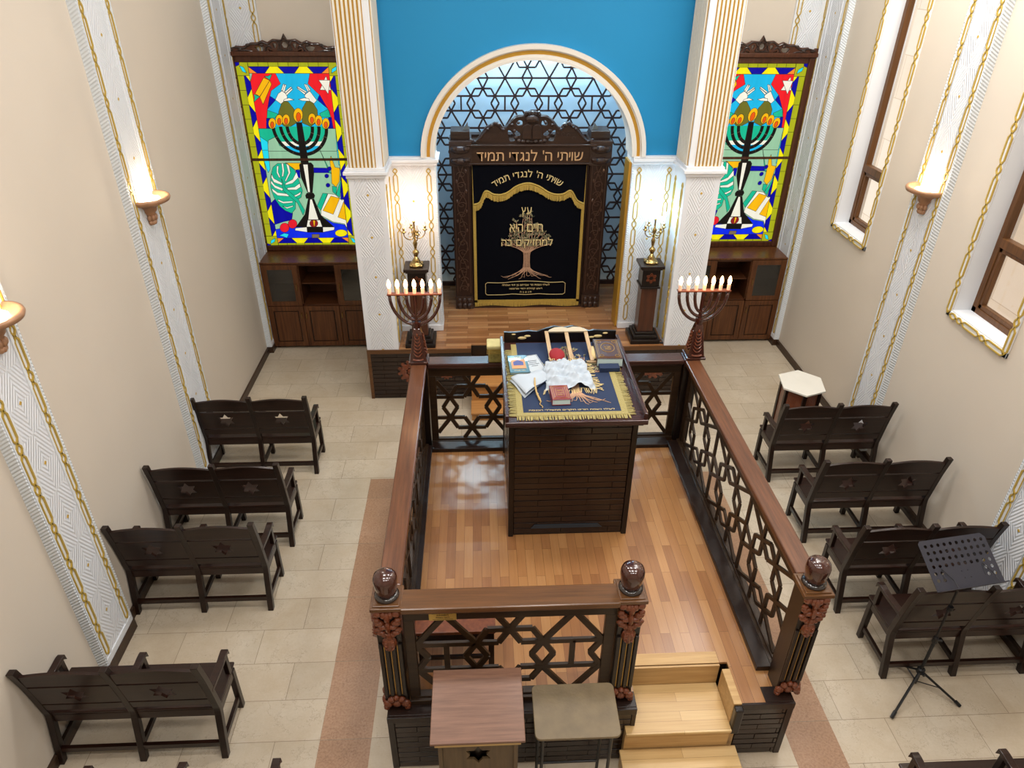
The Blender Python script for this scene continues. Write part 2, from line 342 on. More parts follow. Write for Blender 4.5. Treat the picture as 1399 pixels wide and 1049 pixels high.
# floor: travertine tiles with pink granite stripes beside the bimah
def floor_mat():
    m, t, p = nt('tile_floor'); tc = N(t, 'ShaderNodeTexCoord'); sp = N(t, 'ShaderNodeSeparateXYZ'); t.links.new(tc.outputs['Object'], sp.inputs[0]); X, Y = sp.outputs[0], sp.outputs[1]
    def br(bw, bh, sx, sy, offs, c1, c2):
        cb = N(t, 'ShaderNodeCombineXYZ'); t.links.new(math_(t, 'ADD', X, sx), cb.inputs[0]); t.links.new(math_(t, 'ADD', Y, sy), cb.inputs[1])
        b = N(t, 'ShaderNodeTexBrick'); b.offset = offs; b.inputs['Scale'].default_value = 1; b.inputs['Brick Width'].default_value = bw; b.inputs['Row Height'].default_value = bh
        b.inputs['Mortar Size'].default_value = .0022; b.inputs['Mortar Smooth'].default_value = .1; b.inputs['Color1'].default_value = rgb(c1); b.inputs['Color2'].default_value = rgb(c2)
        b.inputs['Mortar'].default_value = rgb('#8f8270'); t.links.new(cb.outputs[0], b.inputs['Vector']); return b
    a = br(.66, .342, 13.2+1.24, 34.2-.11, .5, '#cbbfac', '#bfb3a0')
    s = br(8.0, .684, 20.0, 34.2-.45, 0, '#b38f73', '#a8866c')
    # stripes
    inL = math_(t, 'MULTIPLY', math_(t, 'GREATER_THAN', X, -1.24), math_(t, 'LESS_THAN', X, -.86))
    inR = math_(t, 'MULTIPLY', math_(t, 'GREATER_THAN', X, 2.24), math_(t, 'LESS_THAN', X, 2.61))
    k = math_(t, 'MULTIPLY', math_(t, 'ADD', inL, inR), math_(t, 'LESS_THAN', Y, 6.245))
    # mottling, veins
    n1 = N(t, 'ShaderNodeTexNoise'); n1.inputs['Scale'].default_value = 2.1; n1.inputs['Detail'].default_value = 8; n1.inputs['Roughness'].default_value = .7; t.links.new(tc.outputs['Object'], n1.inputs['Vector'])
    n2 = N(t, 'ShaderNodeTexNoise'); n2.inputs['Scale'].default_value = 60; n2.inputs['Detail'].default_value = 4; t.links.new(tc.outputs['Object'], n2.inputs['Vector'])
    v = N(t, 'ShaderNodeTexVoronoi', feature='DISTANCE_TO_EDGE'); v.inputs['Scale'].default_value = 4.5
    wv = N(t, 'ShaderNodeVectorMath', operation='MULTIPLY_ADD'); t.links.new(n1.outputs['Color'], wv.inputs[0]); wv.inputs[1].default_value = (.9, .9, .9); t.links.new(tc.outputs['Object'], wv.inputs[2]); t.links.new(wv.outputs[0], v.inputs['Vector'])
    vein = math_(t, 'MULTIPLY', math_(t, 'LESS_THAN', v.outputs['Distance'], .011), math_(t, 'GREATER_THAN', n1.outputs[0], .49))
    mx = N(t, 'ShaderNodeMix', data_type='RGBA'); t.links.new(k, mx.inputs[0]); t.links.new(a.outputs['Color'], mx.inputs[6]); t.links.new(s.outputs['Color'], mx.inputs[7])
    r = N(t, 'ShaderNodeValToRGB'); r.color_ramp.elements[0].position = .3; r.color_ramp.elements[1].position = .7; r.color_ramp.elements[0].color = (.80, .74, .66, 1); r.color_ramp.elements[1].color = (1, 1, 1, 1); t.links.new(n1.outputs[0], r.inputs[0])
    m1 = N(t, 'ShaderNodeMix', data_type='RGBA', blend_type='MULTIPLY'); m1.inputs[0].default_value = 1; t.links.new(mx.outputs[2], m1.inputs[6]); t.links.new(r.outputs[0], m1.inputs[7])
    r2 = N(t, 'ShaderNodeValToRGB'); r2.color_ramp.elements[0].position = .3; r2.color_ramp.elements[1].position = .6; r2.color_ramp.elements[0].color = (.72, .68, .66, 1); r2.color_ramp.elements[1].color = (1, 1, 1, 1); t.links.new(n2.outputs[0], r2.inputs[0])
    m2 = N(t, 'ShaderNodeMix', data_type='RGBA', blend_type='MULTIPLY'); t.links.new(math_(t, 'ADD', math_(t, 'MULTIPLY', k, .7), .15), m2.inputs[0]); t.links.new(m1.outputs[2], m2.inputs[6]); t.links.new(r2.outputs[0], m2.inputs[7])
    m3 = N(t, 'ShaderNodeMix', data_type='RGBA', blend_type='MULTIPLY'); t.links.new(math_(t, 'MULTIPLY', vein, .45), m3.inputs[0]); t.links.new(m2.outputs[2], m3.inputs[6]); m3.inputs[7].default_value = (.35, .27, .2, 1)
    t.links.new(m3.outputs[2], p.inputs['Base Color']); p.inputs['Roughness'].default_value = .3; p.inputs['Specular IOR Level'].default_value = .4
    return m
struct(MB().box(XL-.2, XR+.2, YF-.2, 10.3, -.1, 0).build('floor', floor_mat()))
struct(MB().box(XL-.2, XR+.2, YF-.2, 10.3, ZC, ZC+.1).build('ceiling', W['ceil']))
struct(MB().box(XL-.2, XL, YF, YB+.3, 0, ZC).build('wall_left', W['wall']))
struct(MB().box(XL-.2, XR+.2, YF-.2, YF, 0, ZC).build('wall_front', W['wall']))
b = MB().box(XL, -1.0, YB, YB+.2, 0, ZC); b.box(2.32, XR, YB, YB+.2, 0, ZC); b.box(-1.0, 2.32, YB, YB+.2, 4.42, ZC)
struct(b.build('wall_back', W['wall']))
# right wall with tall windows
WINS = [(7.645, 8.43), (5.1, 5.875), (2.55, 3.33)]; WZ0, WZ1 = 2.15, 5.6
b = MB(); ys = [YF] + [y for a in reversed(WINS) for y in a] + [YB+.2]
for i in range(0, len(ys), 2): b.box(XR, XR+.32, ys[i], ys[i+1], 0, ZC)
for a, c in WINS: b.box(XR, XR+.32, a, c, 0, WZ0); b.box(XR, XR+.32, a, c, WZ1, ZC)
struct(b.build('wall_right', W['wall']))

def chain(mb, L, horizontal=False, start=0.0, hw=.024, r=.0088, long=.255, small=.09):
    # two strands crossing between long and small links, along local z from 0..L at x=0,y=0
    z = start; segs = []
    while z < L - .05:
        segs.append((z, min(z+long, L))); z += long
        if z < L - .1: segs.append((z, z+small)); z += small
    for sg in (-1, 1):
        pts = []; s_ = sg
        for a, c in segs:
            h = min(.035, (c-a)*.42)
            pts += [(0, 0, a), (s_*hw, 0, a+h), (s_*hw, 0, c-h)]; s_ = -s_
        pts.append((0, 0, segs[-1][1]))
        mb.tube(pts, r, 4)
    return mb
tn = [0]
def pilaster(x, y0, y1, face, z0=.1, z1=ZC, near=True):
    # pilaster on a side wall; face=+1 looks to +X (left wall), -1 looks to -X (right wall)
    tn[0] += 1; W_ = y1-y0; d = .065; c = (y0+y1)/2
    root = MB().box(-W_/2, W_/2, -d, 0, z0, z1).build('trim_%d' % tn[0], W['relief'], local=True)
    root.location = (x, c, 0); root.rotation_euler = (0, 0, pi/2 if face > 0 else -pi/2); struct(root)
    g = MB(); n0 = 0
    for sx in (-1, 1):
        k = len(g.v); chain(g, z1-z0-.1, start=0); g.xf(Matrix.Translation((sx*(W_/2-.05), -d-.004, z0+.08)), k)
    struct(g.build('gilt_chain', W['gilt'], root, local=True))
    e = MB()
    for sx in (-1, 1):
        e.box(sx*W_/2-.012*(sx < 0), sx*W_/2+.012*(sx > 0), -d-.006, 0, z0, z1)
    struct(e.build('rope_edge', W['rope'], root, local=True))
    m = MB()   # plain fillets beside the relief and plain foot
    for sx in (-1, 1):
        for off in (.150, W_/2-.010, W_/2-.092): m.box(sx*off-.006, sx*off+.006, -d-.008, -d, z0, z1)
    m.box(-W_/2, W_/2, -d-.01, -d, z0, z0+.06)
    struct(m.build('fillet', W['white'], root, local=True))
    bb = MB().box(-W_/2-.01, W_/2+.01, -d-.02, 0, 0, z0).build('plinth', W['base'], root, local=True); struct(bb)
for y0, y1 in ((6.25, 6.81), (3.83, 4.29), (1.3, 1.8)): pilaster(XL, y0, y1, 1)
for y0, y1 in ((6.44, 6.91), (3.92, 4.39), (1.4, 1.9)): pilaster(XR, y0, y1, -1)
# corner pilasters
for sx, X in ((1, XL), (-1, XR)):
    pilaster(X, 9.22, YB-.005, sx)
    tn[0] += 1
    o = MB().box(-.19, .19, -.022, 0, .1, ZC).build('trim_%d' % tn[0], W['relief'], local=True); o.location = (X+sx*.255, YB, 0); struct(o)
    g = chain(MB(), 5.8); g.xf(Matrix.Translation((sx*.14, -.026, .9))); struct(g.build('gilt_chain', W['gilt'], o, local=True))
# baseboards
struct(MB().box(XL, XL+.025, YF, YB-.4, 0, .09).build('baseboard_left', W['base']))
struct(MB().box(XR-.025, XR, YF, YB-.4, 0, .09).build('baseboard_right', W['base']))

# windows on the right wall
for i, (a, c) in enumerate(WINS):
    X0 = XR+.17
    fr = MB(); fw = .065
    fr.box(X0, X0+.07, a, a+fw, WZ0, WZ1); fr.box(X0, X0+.07, c-fw, c, WZ0, WZ1); fr.box(X0, X0+.07, a, c, WZ0, WZ0+fw); fr.box(X0, X0+.07, a, c, WZ1-fw, WZ1)
    fr.box(X0-.005, X0+.07, a+.01, c-.01, 2.80, 2.885)
    root = fr.build('window_%d' % (i+1), W['win'], bevel=.006); struct(root)
    sh = MB(); sh.box(X0+.01, X0+.06, a+fw, a+fw+.04, WZ0+fw, 2.8); sh.box(X0+.01, X0+.06, c-fw-.04, c-fw, WZ0+fw, 2.8); sh.box(X0+.01, X0+.06, a+fw, c-fw, WZ0+fw, WZ0+fw+.04); sh.box(X0+.01, X0+.06, a+fw, c-fw, 2.76, 2.8)
    struct(sh.build('sash', W['win'], root, bevel=.004))
    struct(MB().box(X0+.035, X0+.041, a+fw, c-fw, WZ0+fw, WZ1-fw).build('pane', W['glass'], root))
    hd = MB().tube([(X0-.002, a+fw+.02, 2.5), (X0-.04, a+fw+.02, 2.5), (X0-.045, a+fw+.03, 2.49), (X0-.045, a+fw+.09, 2.38)], .008, 6); struct(hd.build('handle', W['metal'], root))
    lin = MB(); lin.box(XR+.001, X0+.12, a-.004, a+.004, WZ0, WZ1); lin.box(XR+.001, X0+.12, c-.004, c+.004, WZ0, WZ1); lin.box(XR-.01, X0+.12, a, c, WZ0-.004, WZ0+.012)
    struct(lin.build('window_reveal', W['white'], root))
    tr = MB(); t_ = .055
    tr.box(XR-.02, XR, a-t_, a, WZ0-t_, WZ1+t_); tr.box(XR-.02, XR, c, c+t_, WZ0-t_, WZ1+t_); tr.box(XR-.02, XR, a-t_, c+t_, WZ0-t_, WZ0); tr.box(XR-.02, XR, a-t_, c+t_, WZ1, WZ1+t_)
    struct(tr.build('window_surround', W['white'], root, bevel=.004))
    g = MB()
    for yy in (a-t_/2, c+t_/2):
        k = len(g.v); chain(g, WZ1-WZ0+.1); g.xf(Matrix.Translation((XR-.024, yy, WZ0-t_/2)) @ Matrix.Rotation(pi/2, 4, 'Z'), k)
    k = len(g.v); chain(g, c-a+.02); g.xf(Matrix.Translation((XR-.024, a-t_/2, WZ0-t_/2)) @ Matrix.Rotation(-pi/2, 4, 'X') @ Matrix.Rotation(pi/2, 4, 'Z'), k)
    struct(g.build('gilt_chain', W['gilt'], root))
# stone house across the lane, seen washed out through the panes
o = MB().box(6.6, 6.9, -2, 14, -3, 7).build('neighbouring_wall', bricks('sandstone_blocks', ['#e6d6c2', '#eaddcc', '#eee2d4'], 1.4, .62, .006, '#cdb8a0', rough=.9, bump=.2, coat=0, streak=3))
tag(o, 'pale sandstone wall of a building outside beyond the tall windows', 'wall')
area('daylight', (5.7, 6.5, 7.5), (RAD(0), RAD(-25), 0), 7, 420, (1.0, .97, .92), 2.0)

# ---------------------------------------------------------------- arch wall, niche, columns
AX, AZ = .66, 2.975
def ell(rx, rz, n=40, a0=0, a1=pi): return [(AX+rx*cos(a0+(a1-a0)*i/n), AZ+rz*sin(a0+(a1-a0)*i/n)) for i in range(n+1)]
arc = ell(1.16, 1.045)
poly = [(2.36, AZ), (2.36, ZC), (-1.04, ZC), (-1.04, AZ)] + arc[::-1]
vs, fs = shape([poly], .3)
b = MB(); put(b, (vs, fs), M_wall(0, 8.63, 0)); struct(b.build('wall_arch', W['blue']))
b = MB().box(-1.3, -1.0, 8.785, 10.12, .72, 4.5); b.box(2.32, 2.62, 8.785, 10.12, .72, 4.5); b.box(-1.3, 2.62, 10.12, 10.3, .0, 4.5); b.box(-1.3, 2.62, 8.79, 10.3, 4.42, 4.6)
struct(b.build('wall_niche', W['niche']))
def ring(mb, r0, r1, y0, y1, n=48):
    A = ell(1.16*1, 1.045, n)
    I = ell(1.16+r0, 1.045+r0, n); O = ell(1.16+r1, 1.045+r1, n)
    vs = [(p[0], y0, p[1]) for p in I]+[(p[0], y0, p[1]) for p in O]+[(p[0], y1, p[1]) for p in I]+[(p[0], y1, p[1]) for p in O]
    k = n+1; fs = []
    for i in range(n): fs += [(i, i+1, k+i+1, k+i), (2*k+i, 3*k+i, 3*k+i+1, 2*k+i+1), (i, 2*k+i, 2*k+i+1, i+1), (k+i, k+i+1, 3*k+i+1, 3*k+i)]
    fs += [(0, k, 3*k, 2*k), (n, 2*k+n, 3*k+n, k+n)]
    mb.add(vs, fs)
tn[0] += 1
b = MB(); ring(b, -.012, .02, 8.40, 8.80); ring(b, .02, .045, 8.415, 8.49); ring(b, .085, .10, 8.42, 8.49); ring(b, .10, .15, 8.39, 8.49)
root = struct(b.build('trim_%d' % tn[0], W['whitem'], smooth=False))
b = MB(); ring(b, .045, .085, 8.43, 8.49); struct(b.build('gilt_arch_band', W['gold'], root))
# piers beside the niche
for side in (0, 1):
    x0, x1 = ((-1.04, -.50), (1.85, 2.36))[side]; tn[0] += 1
    o = MB().box(-(x1-x0)/2, (x1-x0)/2, -.15, .15, .718, 2.89).build('trim_%d' % tn[0], W['relief'], local=True); o.location = ((x0+x1)/2, 8.60, 0); struct(o)
    c = MB(); c.box(x0-.02, x1+.03, 8.40, 8.78, 2.885, 2.92); c.box(x0-.02, x1+.05, 8.38, 8.78, 2.92, 2.955); c.box(x0-.02, x1+.02, 8.41, 8.76, 2.955, 2.975); c.box(x0-.015, x1+.015, 8.435, 8.755, .718, .80)
    struct(c.build('cornice', W['white'], o, bevel=.005))
    g = MB()
    for sx in (-1, 1):
        k = len(g.v); chain(g, 2.0, start=0, long=.24, small=.1, hw=.024, r=.008); g.xf(Matrix.Translation(((x0+x1)/2+sx*((x1-x0)/2-.075), 8.445, .84)), k)
    struct(g.build('gilt_chain', W['gilt'], o))
    e = MB(); xe = x1 if side == 0 else x0; e.box(xe-.012, xe+.012, 8.44, 8.76, .80, 2.885); struct(e.build('rope_edge', W['rope'], o))
    if side == 1:
        e = MB().box(x0-.045, x0-.012, 8.50, 8.76, .72, 2.89); struct(e.build('gilt_strip', W['gold'], o))
# square columns
for side in (0, 1):
    x0, x1 = ((-1.425, -1.03), (2.35, 2.745))[side]; xc = (x0+x1)/2; hw = (x1-x0)/2
    root = thing('column', ['white relief-panelled square column with gold-fluted shaft, left of the blue arch', 'white relief-panelled square column with gold-fluted shaft, right of the blue arch'][side], 'column', (xc, 8.19, .718), 'square columns flanking the arch')
    o = MB().box(-hw, hw, -.26, .26, 0, 2.15).build('panelled_base', W['relief'], root, local=True)
    c = MB(); c.box(-hw-.02, hw+.02, -.285, .28, 2.15, 2.19); c.box(-hw-.045, hw+.045, -.31, .28, 2.19, 2.225); c.box(-hw-.02, hw+.02, -.285, .28, 2.225, 2.26); c.build('capital', W['white'], root, bevel=.005, local=True)
    z0, z1 = 2.26, ZC-.718
    s = MB().box(-hw+.01, hw-.01, -.24, .28, z0, z1); 
    s.build('shaft', W['white'], root, local=True)
    n = 7; fl = MB(); gg = MB(); inner = 1 if side == 0 else -1; off = -inner*.03; span = hw*2-.10
    for i in range(n):
        x = off - span/2 + span*(i+.5)/n
        fl.box(x-.0115, x+.0115, -.262, -.24, z0+.0, z1)
    gg.box(off-span/2, off+span/2, -.246, -.24, z0, z1)
    xs = inner*(hw-.01); m = 9
    for i in range(m):
        y = -.21 + .46*(i+.5)/m
        fl.box(min(xs, xs+inner*.02), max(xs, xs+inner*.02), y-.0125, y+.0125, z0, z1)
    gg.box(min(xs, xs+inner*.006), max(xs, xs+inner*.006), -.21, .25, z0, z1)
    fl.build('flutes', plain('ivory_paint_%d' % side, '#e0dccf', .5), root, bevel=.004, local=True)
    gg.build('gilt_flute_ground', W['gold'], root, local=True)
    g = MB(); k = len(g.v); chain(g, 2.0, long=.24, small=.1); g.xf(Matrix.Translation((xs+inner*.014, -.16, .05)) @ Matrix.Rotation(pi/2, 4, 'Z'), k)
    k = len(g.v); chain(g, 2.0, long=.24, small=.1); g.xf(Matrix.Translation((xs+inner*.014, .16, .05)) @ Matrix.Rotation(pi/2, 4, 'Z'), k)
    g.build('gilt_chain', W['gilt'], root, local=True)

# ---------------------------------------------------------------- hexagonal star lattice
def lattice_segs(x0, x1, z0, z1, cx, cz, R, px, pz, rot=False):
    S = []; r3 = math.sqrt(3)
    J = [(R*cos(RAD(90+60*k)), R*sin(RAD(90+60*k))) for k in range(6)]
    cell = []
    for k in range(6):
        a, b_ = J[k], J[(k+1) % 6]; mx, mz = (a[0]+b_[0])/2, (a[1]+b_[1])/2; L = math.hypot(mx, mz); nx, nz = mx/L, mz/L; wv = .289*R
        for s in (-1, 1):
            c = (mx+nx*s*wv, mz+nz*s*wv); cell += [(a, c), (c, b_)]
    hx = R*r3/2; g = px/2
    for s in (-1, 1):
        cell += [((s*hx, R/2), (s*g, R/2)), ((s*hx, -R/2), (s*g, -R/2))]
        cell += [((s*hx, R/2), (s*g, pz/2)), ((s*hx, -R/2), (s*g, -pz/2))]
        cell += [((0, R*s), (R*.37, s*pz/2)), ((0, R*s), (-R*.37, s*pz/2))]
        cell += [((-g, s*pz/2), (g, s*pz/2))]
    cell += [((g, -R/2), (g, R/2)), ((-g, -R/2), (-g, R/2))]
    if rot: cell = [((p[1], p[0]), (q[1], q[0])) for p, q in cell]; px, pz = pz, px
    seen = set()
    for i in range(-8, 9):
        for j in range(-8, 9):
            for p, q in cell:
                P = [p[0]+cx+i*px, p[1]+cz+j*pz]; Q = [q[0]+cx+i*px, q[1]+cz+j*pz]
                t0, t1 = 0.0, 1.0; d = (Q[0]-P[0], Q[1]-P[1]); ok = True
                for a, lo, hi in ((0, x0, x1), (1, z0, z1)):
                    if abs(d[a]) < 1e-9:
                        if P[a] < lo-1e-6 or P[a] > hi+1e-6: ok = False
                    else:
                        u, v = (lo-P[a])/d[a], (hi-P[a])/d[a]
                        if u > v: u, v = v, u
                        t0 = max(t0, u); t1 = min(t1, v)
                if not ok or t1-t0 < 1e-4: continue
                A = (round(P[0]+d[0]*t0, 3), round(P[1]+d[1]*t0, 3)); B = (round(P[0]+d[0]*t1, 3), round(P[1]+d[1]*t1, 3))
                key = tuple(sorted((A, B)))
                if key in seen or A == B: continue
                seen.add(key); S.append((A, B))
    return S
root = thing('lattice_screen', 'brown hexagonal star lattice screen filling the arched niche behind the ark', 'screen', (.66, 9.94, .72))
b = MB()
for A, B in lattice_segs(-1.0, 2.32, .78, 4.40, .668, 3.304, .183, .579, .622): b.bar((A[0], 9.94, A[1]), (B[0], 9.94, B[1]), .021, .03-(len(b.v) % 56)*.00005)
b.build('star_lattice', W['lat'], root)
b = MB().box(-1.0, 2.32, 9.92, 9.96, .72, .78); b.box(-1.0, -.96, 9.92, 9.96, .72, 4.42); b.box(2.28, 2.32, 9.92, 9.96, .72, 4.42); b.build('frame', W['lat'], root)

def slats(mb, x0, x1, y, z0, z1, rh, length=.36, side=None):
    # courses of short wooden slats on an upright face (front at y, or at x=side with x0..x1 running along y)
    random.seed(int(abs(x0*100)+z1*100)); n = max(1, round((z1-z0)/rh)); h = (z1-z0)/n
    for i in range(n):
        x = x0 - (length*.5 if i % 2 else 0); 
        while x < x1:
            a, c = max(x, x0), min(x+length*random.uniform(.85, 1.15), x1); x = x+length
            if i % 2 == 0 and x > x1-.02: c = x1
            c = min(x, x1)
            if c-a < .01: continue
            p = random.uniform(.008, .013); zz = z0+i*h
            if side is None: mb.box(a+.0015, c-.0015, y-p, y, zz+.003, zz+h-.003)
            else: mb.box(min(side, side+y*p), max(side, side+y*p), a+.0015, c-.0015, zz+.003, zz+h-.003)
    return mb
W['slat'] = wood('dark_slat_wood', '#160c08', '#2e1c12', .25, .8, 'x')
# ---------------------------------------------------------------- stage platform
PL0, PL1, PF, PZ = -1.42, 2.745, 7.93, .716
SX0, SX1, SY = -.12, 1.44, 7.86
root = thing('stage_platform', 'raised parquet platform with dark slatted front that carries the ark', 'platform', (.66, 7.93, 0))
MB().box(PL0, SX0, PF, 8.5, 0, PZ-.02).box(SX1, PL1, PF, 8.5, 0, PZ-.02).box(SX0, SX1, PF+.12, 8.5, 0, PZ-.02).box(PL0, PL1, 8.5, YB-.005, 0, PZ-.02).box(-.995, 2.315, YB-.005, 10.115, 0, PZ-.02).build('core', W['black'], root)
for xa, xb in ((PL0, SX0), (SX1, PL1)): b = MB(); slats(b, xa, xb, PF, .005, PZ-.05, .062); b.build('slatted_front', W['slat'], root, bevel=.004)
MB().box(PL0, SX0, PF, 8.2, PZ-.02, PZ).box(SX1, PL1, PF, 8.2, PZ-.02, PZ).box(SX0, SX1, PF+.12, 8.2, PZ-.02, PZ).box(PL0, PL1, 8.2, YB-.005, PZ-.02, PZ).box(-.995, 2.315, YB-.005, 10.115, PZ-.02, PZ).build('parquet', W['parqx'], root)
MB().box(PL0-.01, SX0, PF-.02, PF, PZ-.05, PZ+.002).box(SX1, PL1+.01, PF-.02, PF, PZ-.05, PZ+.002).box(PL0-.012, PL0+.03, PF-.015, PF, 0, PZ).box(PL1-.03, PL1+.012, PF-.015, PF, 0, PZ).box(PL0-.015, PL0, PF, YB, PZ-.05, PZ+.002).build('edge_trim', W['railx'], root)
def rosette(mb, cx, cy, cz, r):
    mb.ball((cx, cy, cz), (r*.3, .02, r*.3), 10, 6)
    for k in range(8):
        a = k*pi/4; mb.ball((cx+cos(a)*r*.62, cy, cz+sin(a)*r*.62), (r*.3, .014, r*.3), 8, 5)
    for k in range(12):
        a = k*pi/6+.2; mb.ball((cx+cos(a)*r*.95, cy+.004, cz+sin(a)*r*.95), (r*.17, .012, r*.17), 6, 5)
for cx, rr_, zz_ in ((-.90, .15, .40), (-.44, .085, .37), (1.86, .085, .37), (2.26, .15, .40)):
    b = MB(); rosette(b, cx, PF-.02, zz_, rr_)
    b.build('carved_ornament', W['carve'], root)
root = thing('platform_steps', 'light orange wooden steps leading up to the ark platform behind the reading table', 'steps', ((SX0+SX1)/2, 7.6, 0))
b = MB(); b.box(SX0, SX1, 7.64, 7.90, 0, .32).box(SX0, SX1, 7.36, 7.64, 0, .10).box(SX0, SX1, 7.90, 8.04, 0, .52); b.build('riser', W['stepo'], root)
b = MB(); b.box(SX0-.01, SX1+.01, 7.62, 7.90, .32, .345).box(SX0-.01, SX1+.01, 7.33, 7.64, .10, .125).box(SX0-.01, SX1+.01, 7.88, 8.045, .52, .545); b.build('tread', W['stepo'], root, bevel=.006)

# ---------------------------------------------------------------- ark
AC = .685
root = thing('torah_ark', 'carved dark wooden ark with lettered lintel and pierced crest under the arch', 'ark', (AC, 9.4, PZ))
for s, (x0, x1) in enumerate(((-.33, -.09), (1.44, 1.68))):
    p = MB().box(x0, x1, 9.13, 9.5, PZ, 2.80).build('post', W['arkz'], root, bevel=.008)
    v = MB(); xc = (x0+x1)/2 + (.0)
    for q in range(2):
        pts = []; n = 70
        for i in range(n+1):
            z = .98+1.72*i/n; pts.append((xc+(.05+.012*sin(z*9))*sin(z*11+q*2.6), 9.125, z))
        v.tube(pts, .006, 4)
    for i in range(13):
        z = 1.02+i*.13; sg = 1 if i % 2 else -1; pts = [(xc+sg*(.015+.045*(1-t/14))*cos(t*.55), 9.125, z+.045*(1-t/16)*sin(t*.55)) for t in range(15)]
        v.tube(pts, .005, 4)
        v.ball((xc-sg*.06, 9.128, z+.05), (.014, .006, .026), 6, 4)
    v.tube([(x0+.03, 9.127, .95), (x0+.03, 9.127, 2.74)], .005, 4).tube([(x1-.03, 9.127, .95), (x1-.03, 9.127, 2.74)], .005, 4)
    v.build('vine_carving', W['vine'], p)
    c = MB().box(x0-.02, x1+.02, 9.09, 9.5, 2.70, 3.0)
    for dz in (2.76, 2.90):
        c.ball(((x0+x1)/2, 9.09, dz), (.12, .04, .05), 12, 8)
        for sg in (-1, 1): c.lathe([(.0, -.02), (.045, -.02), (.05, 0), (.045, .02), (0, .02)], ((x0+x1)/2+sg*.075, 9.085, dz+.02), 10)
    c.build('scroll_capital', W['arkc'], root)
    c = MB().box(x0+.0, x1+.0, 9.2, 9.52, 3.0, 3.10); c.build('capital_block', W['ark'], root, bevel=.006)
    f = MB(); k = len(f.v)
    for dx in (-.07, 0, .07): f.ball(((x0+x1)/2+dx, 9.11, .76), (.04, .03, .05), 8, 6); f.ball(((x0+x1)/2+dx, 9.11, .84), (.035, .025, .045), 8, 6)
    f.box(x0-.005, x1+.005, 9.11, 9.5, PZ, .90); f.build('carved_foot', W['arkc'], root)
for x0, x1 in ((-.10, -.07), (1.395, 1.44)): MB().box(x0, x1, 9.17, 9.5, PZ, 2.75).build('door_jamb', W['arkz'], root)
MB().box(-.33, 1.68, 9.5, 9.66, PZ, 3.0).box(-.09, 1.44, 9.13, 9.5, PZ, .75).build('cabinet_back', W['ark'], root)
b = MB().box(-.10, 1.46, 9.10, 9.5, 2.725, 2.94).box(-.13, 1.50, 9.07, 9.5, 2.94, 2.965).box(-.10, 1.46, 9.085, 9.2, 2.715, 2.735)
lin = b.build('lintel', W['ark'], root, bevel=.006)
HEB = 'שויתי ה\u05f3 לנגדי תמיד'.replace('\u05f3', "'")
def heb(s, size, depth=.004, bold=0.0):   # set glyph by glyph, right to left
    V = []; F = []; x = 0
    for ch in s[::-1]:
        if ch == ' ': x += size*.3; continue
        g = text(ch, .125, depth); k = size/.125; xs = [v[0] for v in g[0]]; x0_ = min(xs); o = len(V)
        V += [((v[0]-x0_)*k+x, v[1]*k, v[2]) for v in g[0]]; F += [tuple(i+o for i in f) for f in g[1]]; x += (max(xs)-x0_)*k+size*.09
    return V, F
def fit(vf, w_, h_=None):
    xs = [v[0] for v in vf[0]]; ys = [v[1] for v in vf[0]]; sx = w_/(max(xs)-min(xs)); sy = (h_/(max(ys)-min(ys))) if h_ else sx
    cx, cy = (max(xs)+min(xs))/2, (max(ys)+min(ys))/2
    return [((v[0]-cx)*sx, (v[1]-cy)*sy, v[2]) for v in vf[0]], vf[1]
t = MB(); put(t, fit(heb(HEB, .2, .008, .0), 1.34, .135), M_wall(.665, 9.097, 2.83)); t.build('inlaid_lettering', W['inlay'], lin)
# crest with tablets
half = [(-27,3343),(-90,3332),(-95,3299),(-188,3294),(-268,3233),(-326,3161),(-361,3155),(-408,3206),(-460,3217),(-512,3189),(-571,3161),(-630,3077),(-701,2998),(-795,2992),(-796,2962)]
half = [(x/1000, z/1000) for x, z in half]
out = half + [(-x-.0, z) for x, z in reversed(half)]
out = [(x, z-2.962) for x, z in out]
H = [[(-.158,.288),(-.117,.271),(-.115,.226),(-.175,.215),(-.2,.25)], [(-.303,.16),(-.25,.15),(-.2,.05),(-.279,.035)], [(-.215,.171),(-.150,.137),(-.142,.103),(-.19,.095),(-.225,.13)]]
H = [smoothc([(p[0], p[1]) for p in h], 4) for h in H]; H += [[(-x, z) for x, z in h] for h in H]
b = MB(); put(b, shape([out]+H, .04, .006), M_wall(AC, 9.16, 2.962)); cr_ = b.build('crest', W['ark'], root)
b = MB()
for s in (-1, 1):
    b.tube([(AC+s*x, 9.135, z) for x, z in smoothc([(-.09,3.285),(-.19,3.275),(-.27,3.21),(-.335,3.135),(-.36,3.12)], 5, False)], [.014]*20+[.014], 6)
    b.tube([(AC+s*x, 9.135, z) for x, z in smoothc([(-.375,3.14),(-.42,3.185),(-.47,3.195),(-.53,3.16),(-.59,3.1),(-.65,3.03),(-.72,2.985),(-.79,2.985)], 5, False)], .014, 6)
    for x, z, r in ((.41,3.19,.03),(.455,3.205,.03),(.5,3.18,.028),(.55,3.14,.022),(.76,3.0,.03),(.71,2.99,.024),(.36,3.135,.024),(.22,3.12,.026),(.25,3.19,.024),(.2,3.04,.03),(.16,3.0,.03),(.11,2.99,.03),(.05,2.99,.03),(0,2.985,.03),(.17,3.215,.022),(.08,3.31,.028),(.03,3.32,.03)):
        b.ball((AC+s*x, 9.13, z), (r, .018, r*.85), 8, 6)
    for k in range(5): b.tube([(AC+s*(.53-.07*k+.02*cos(t*.6)), 9.135, 3.03+.02*k*(2-k*.4)+.02*sin(t*.6)) for t in range(8)], .005, 4)
b.build('scrollwork', W['arkc'], cr_)
b = MB()
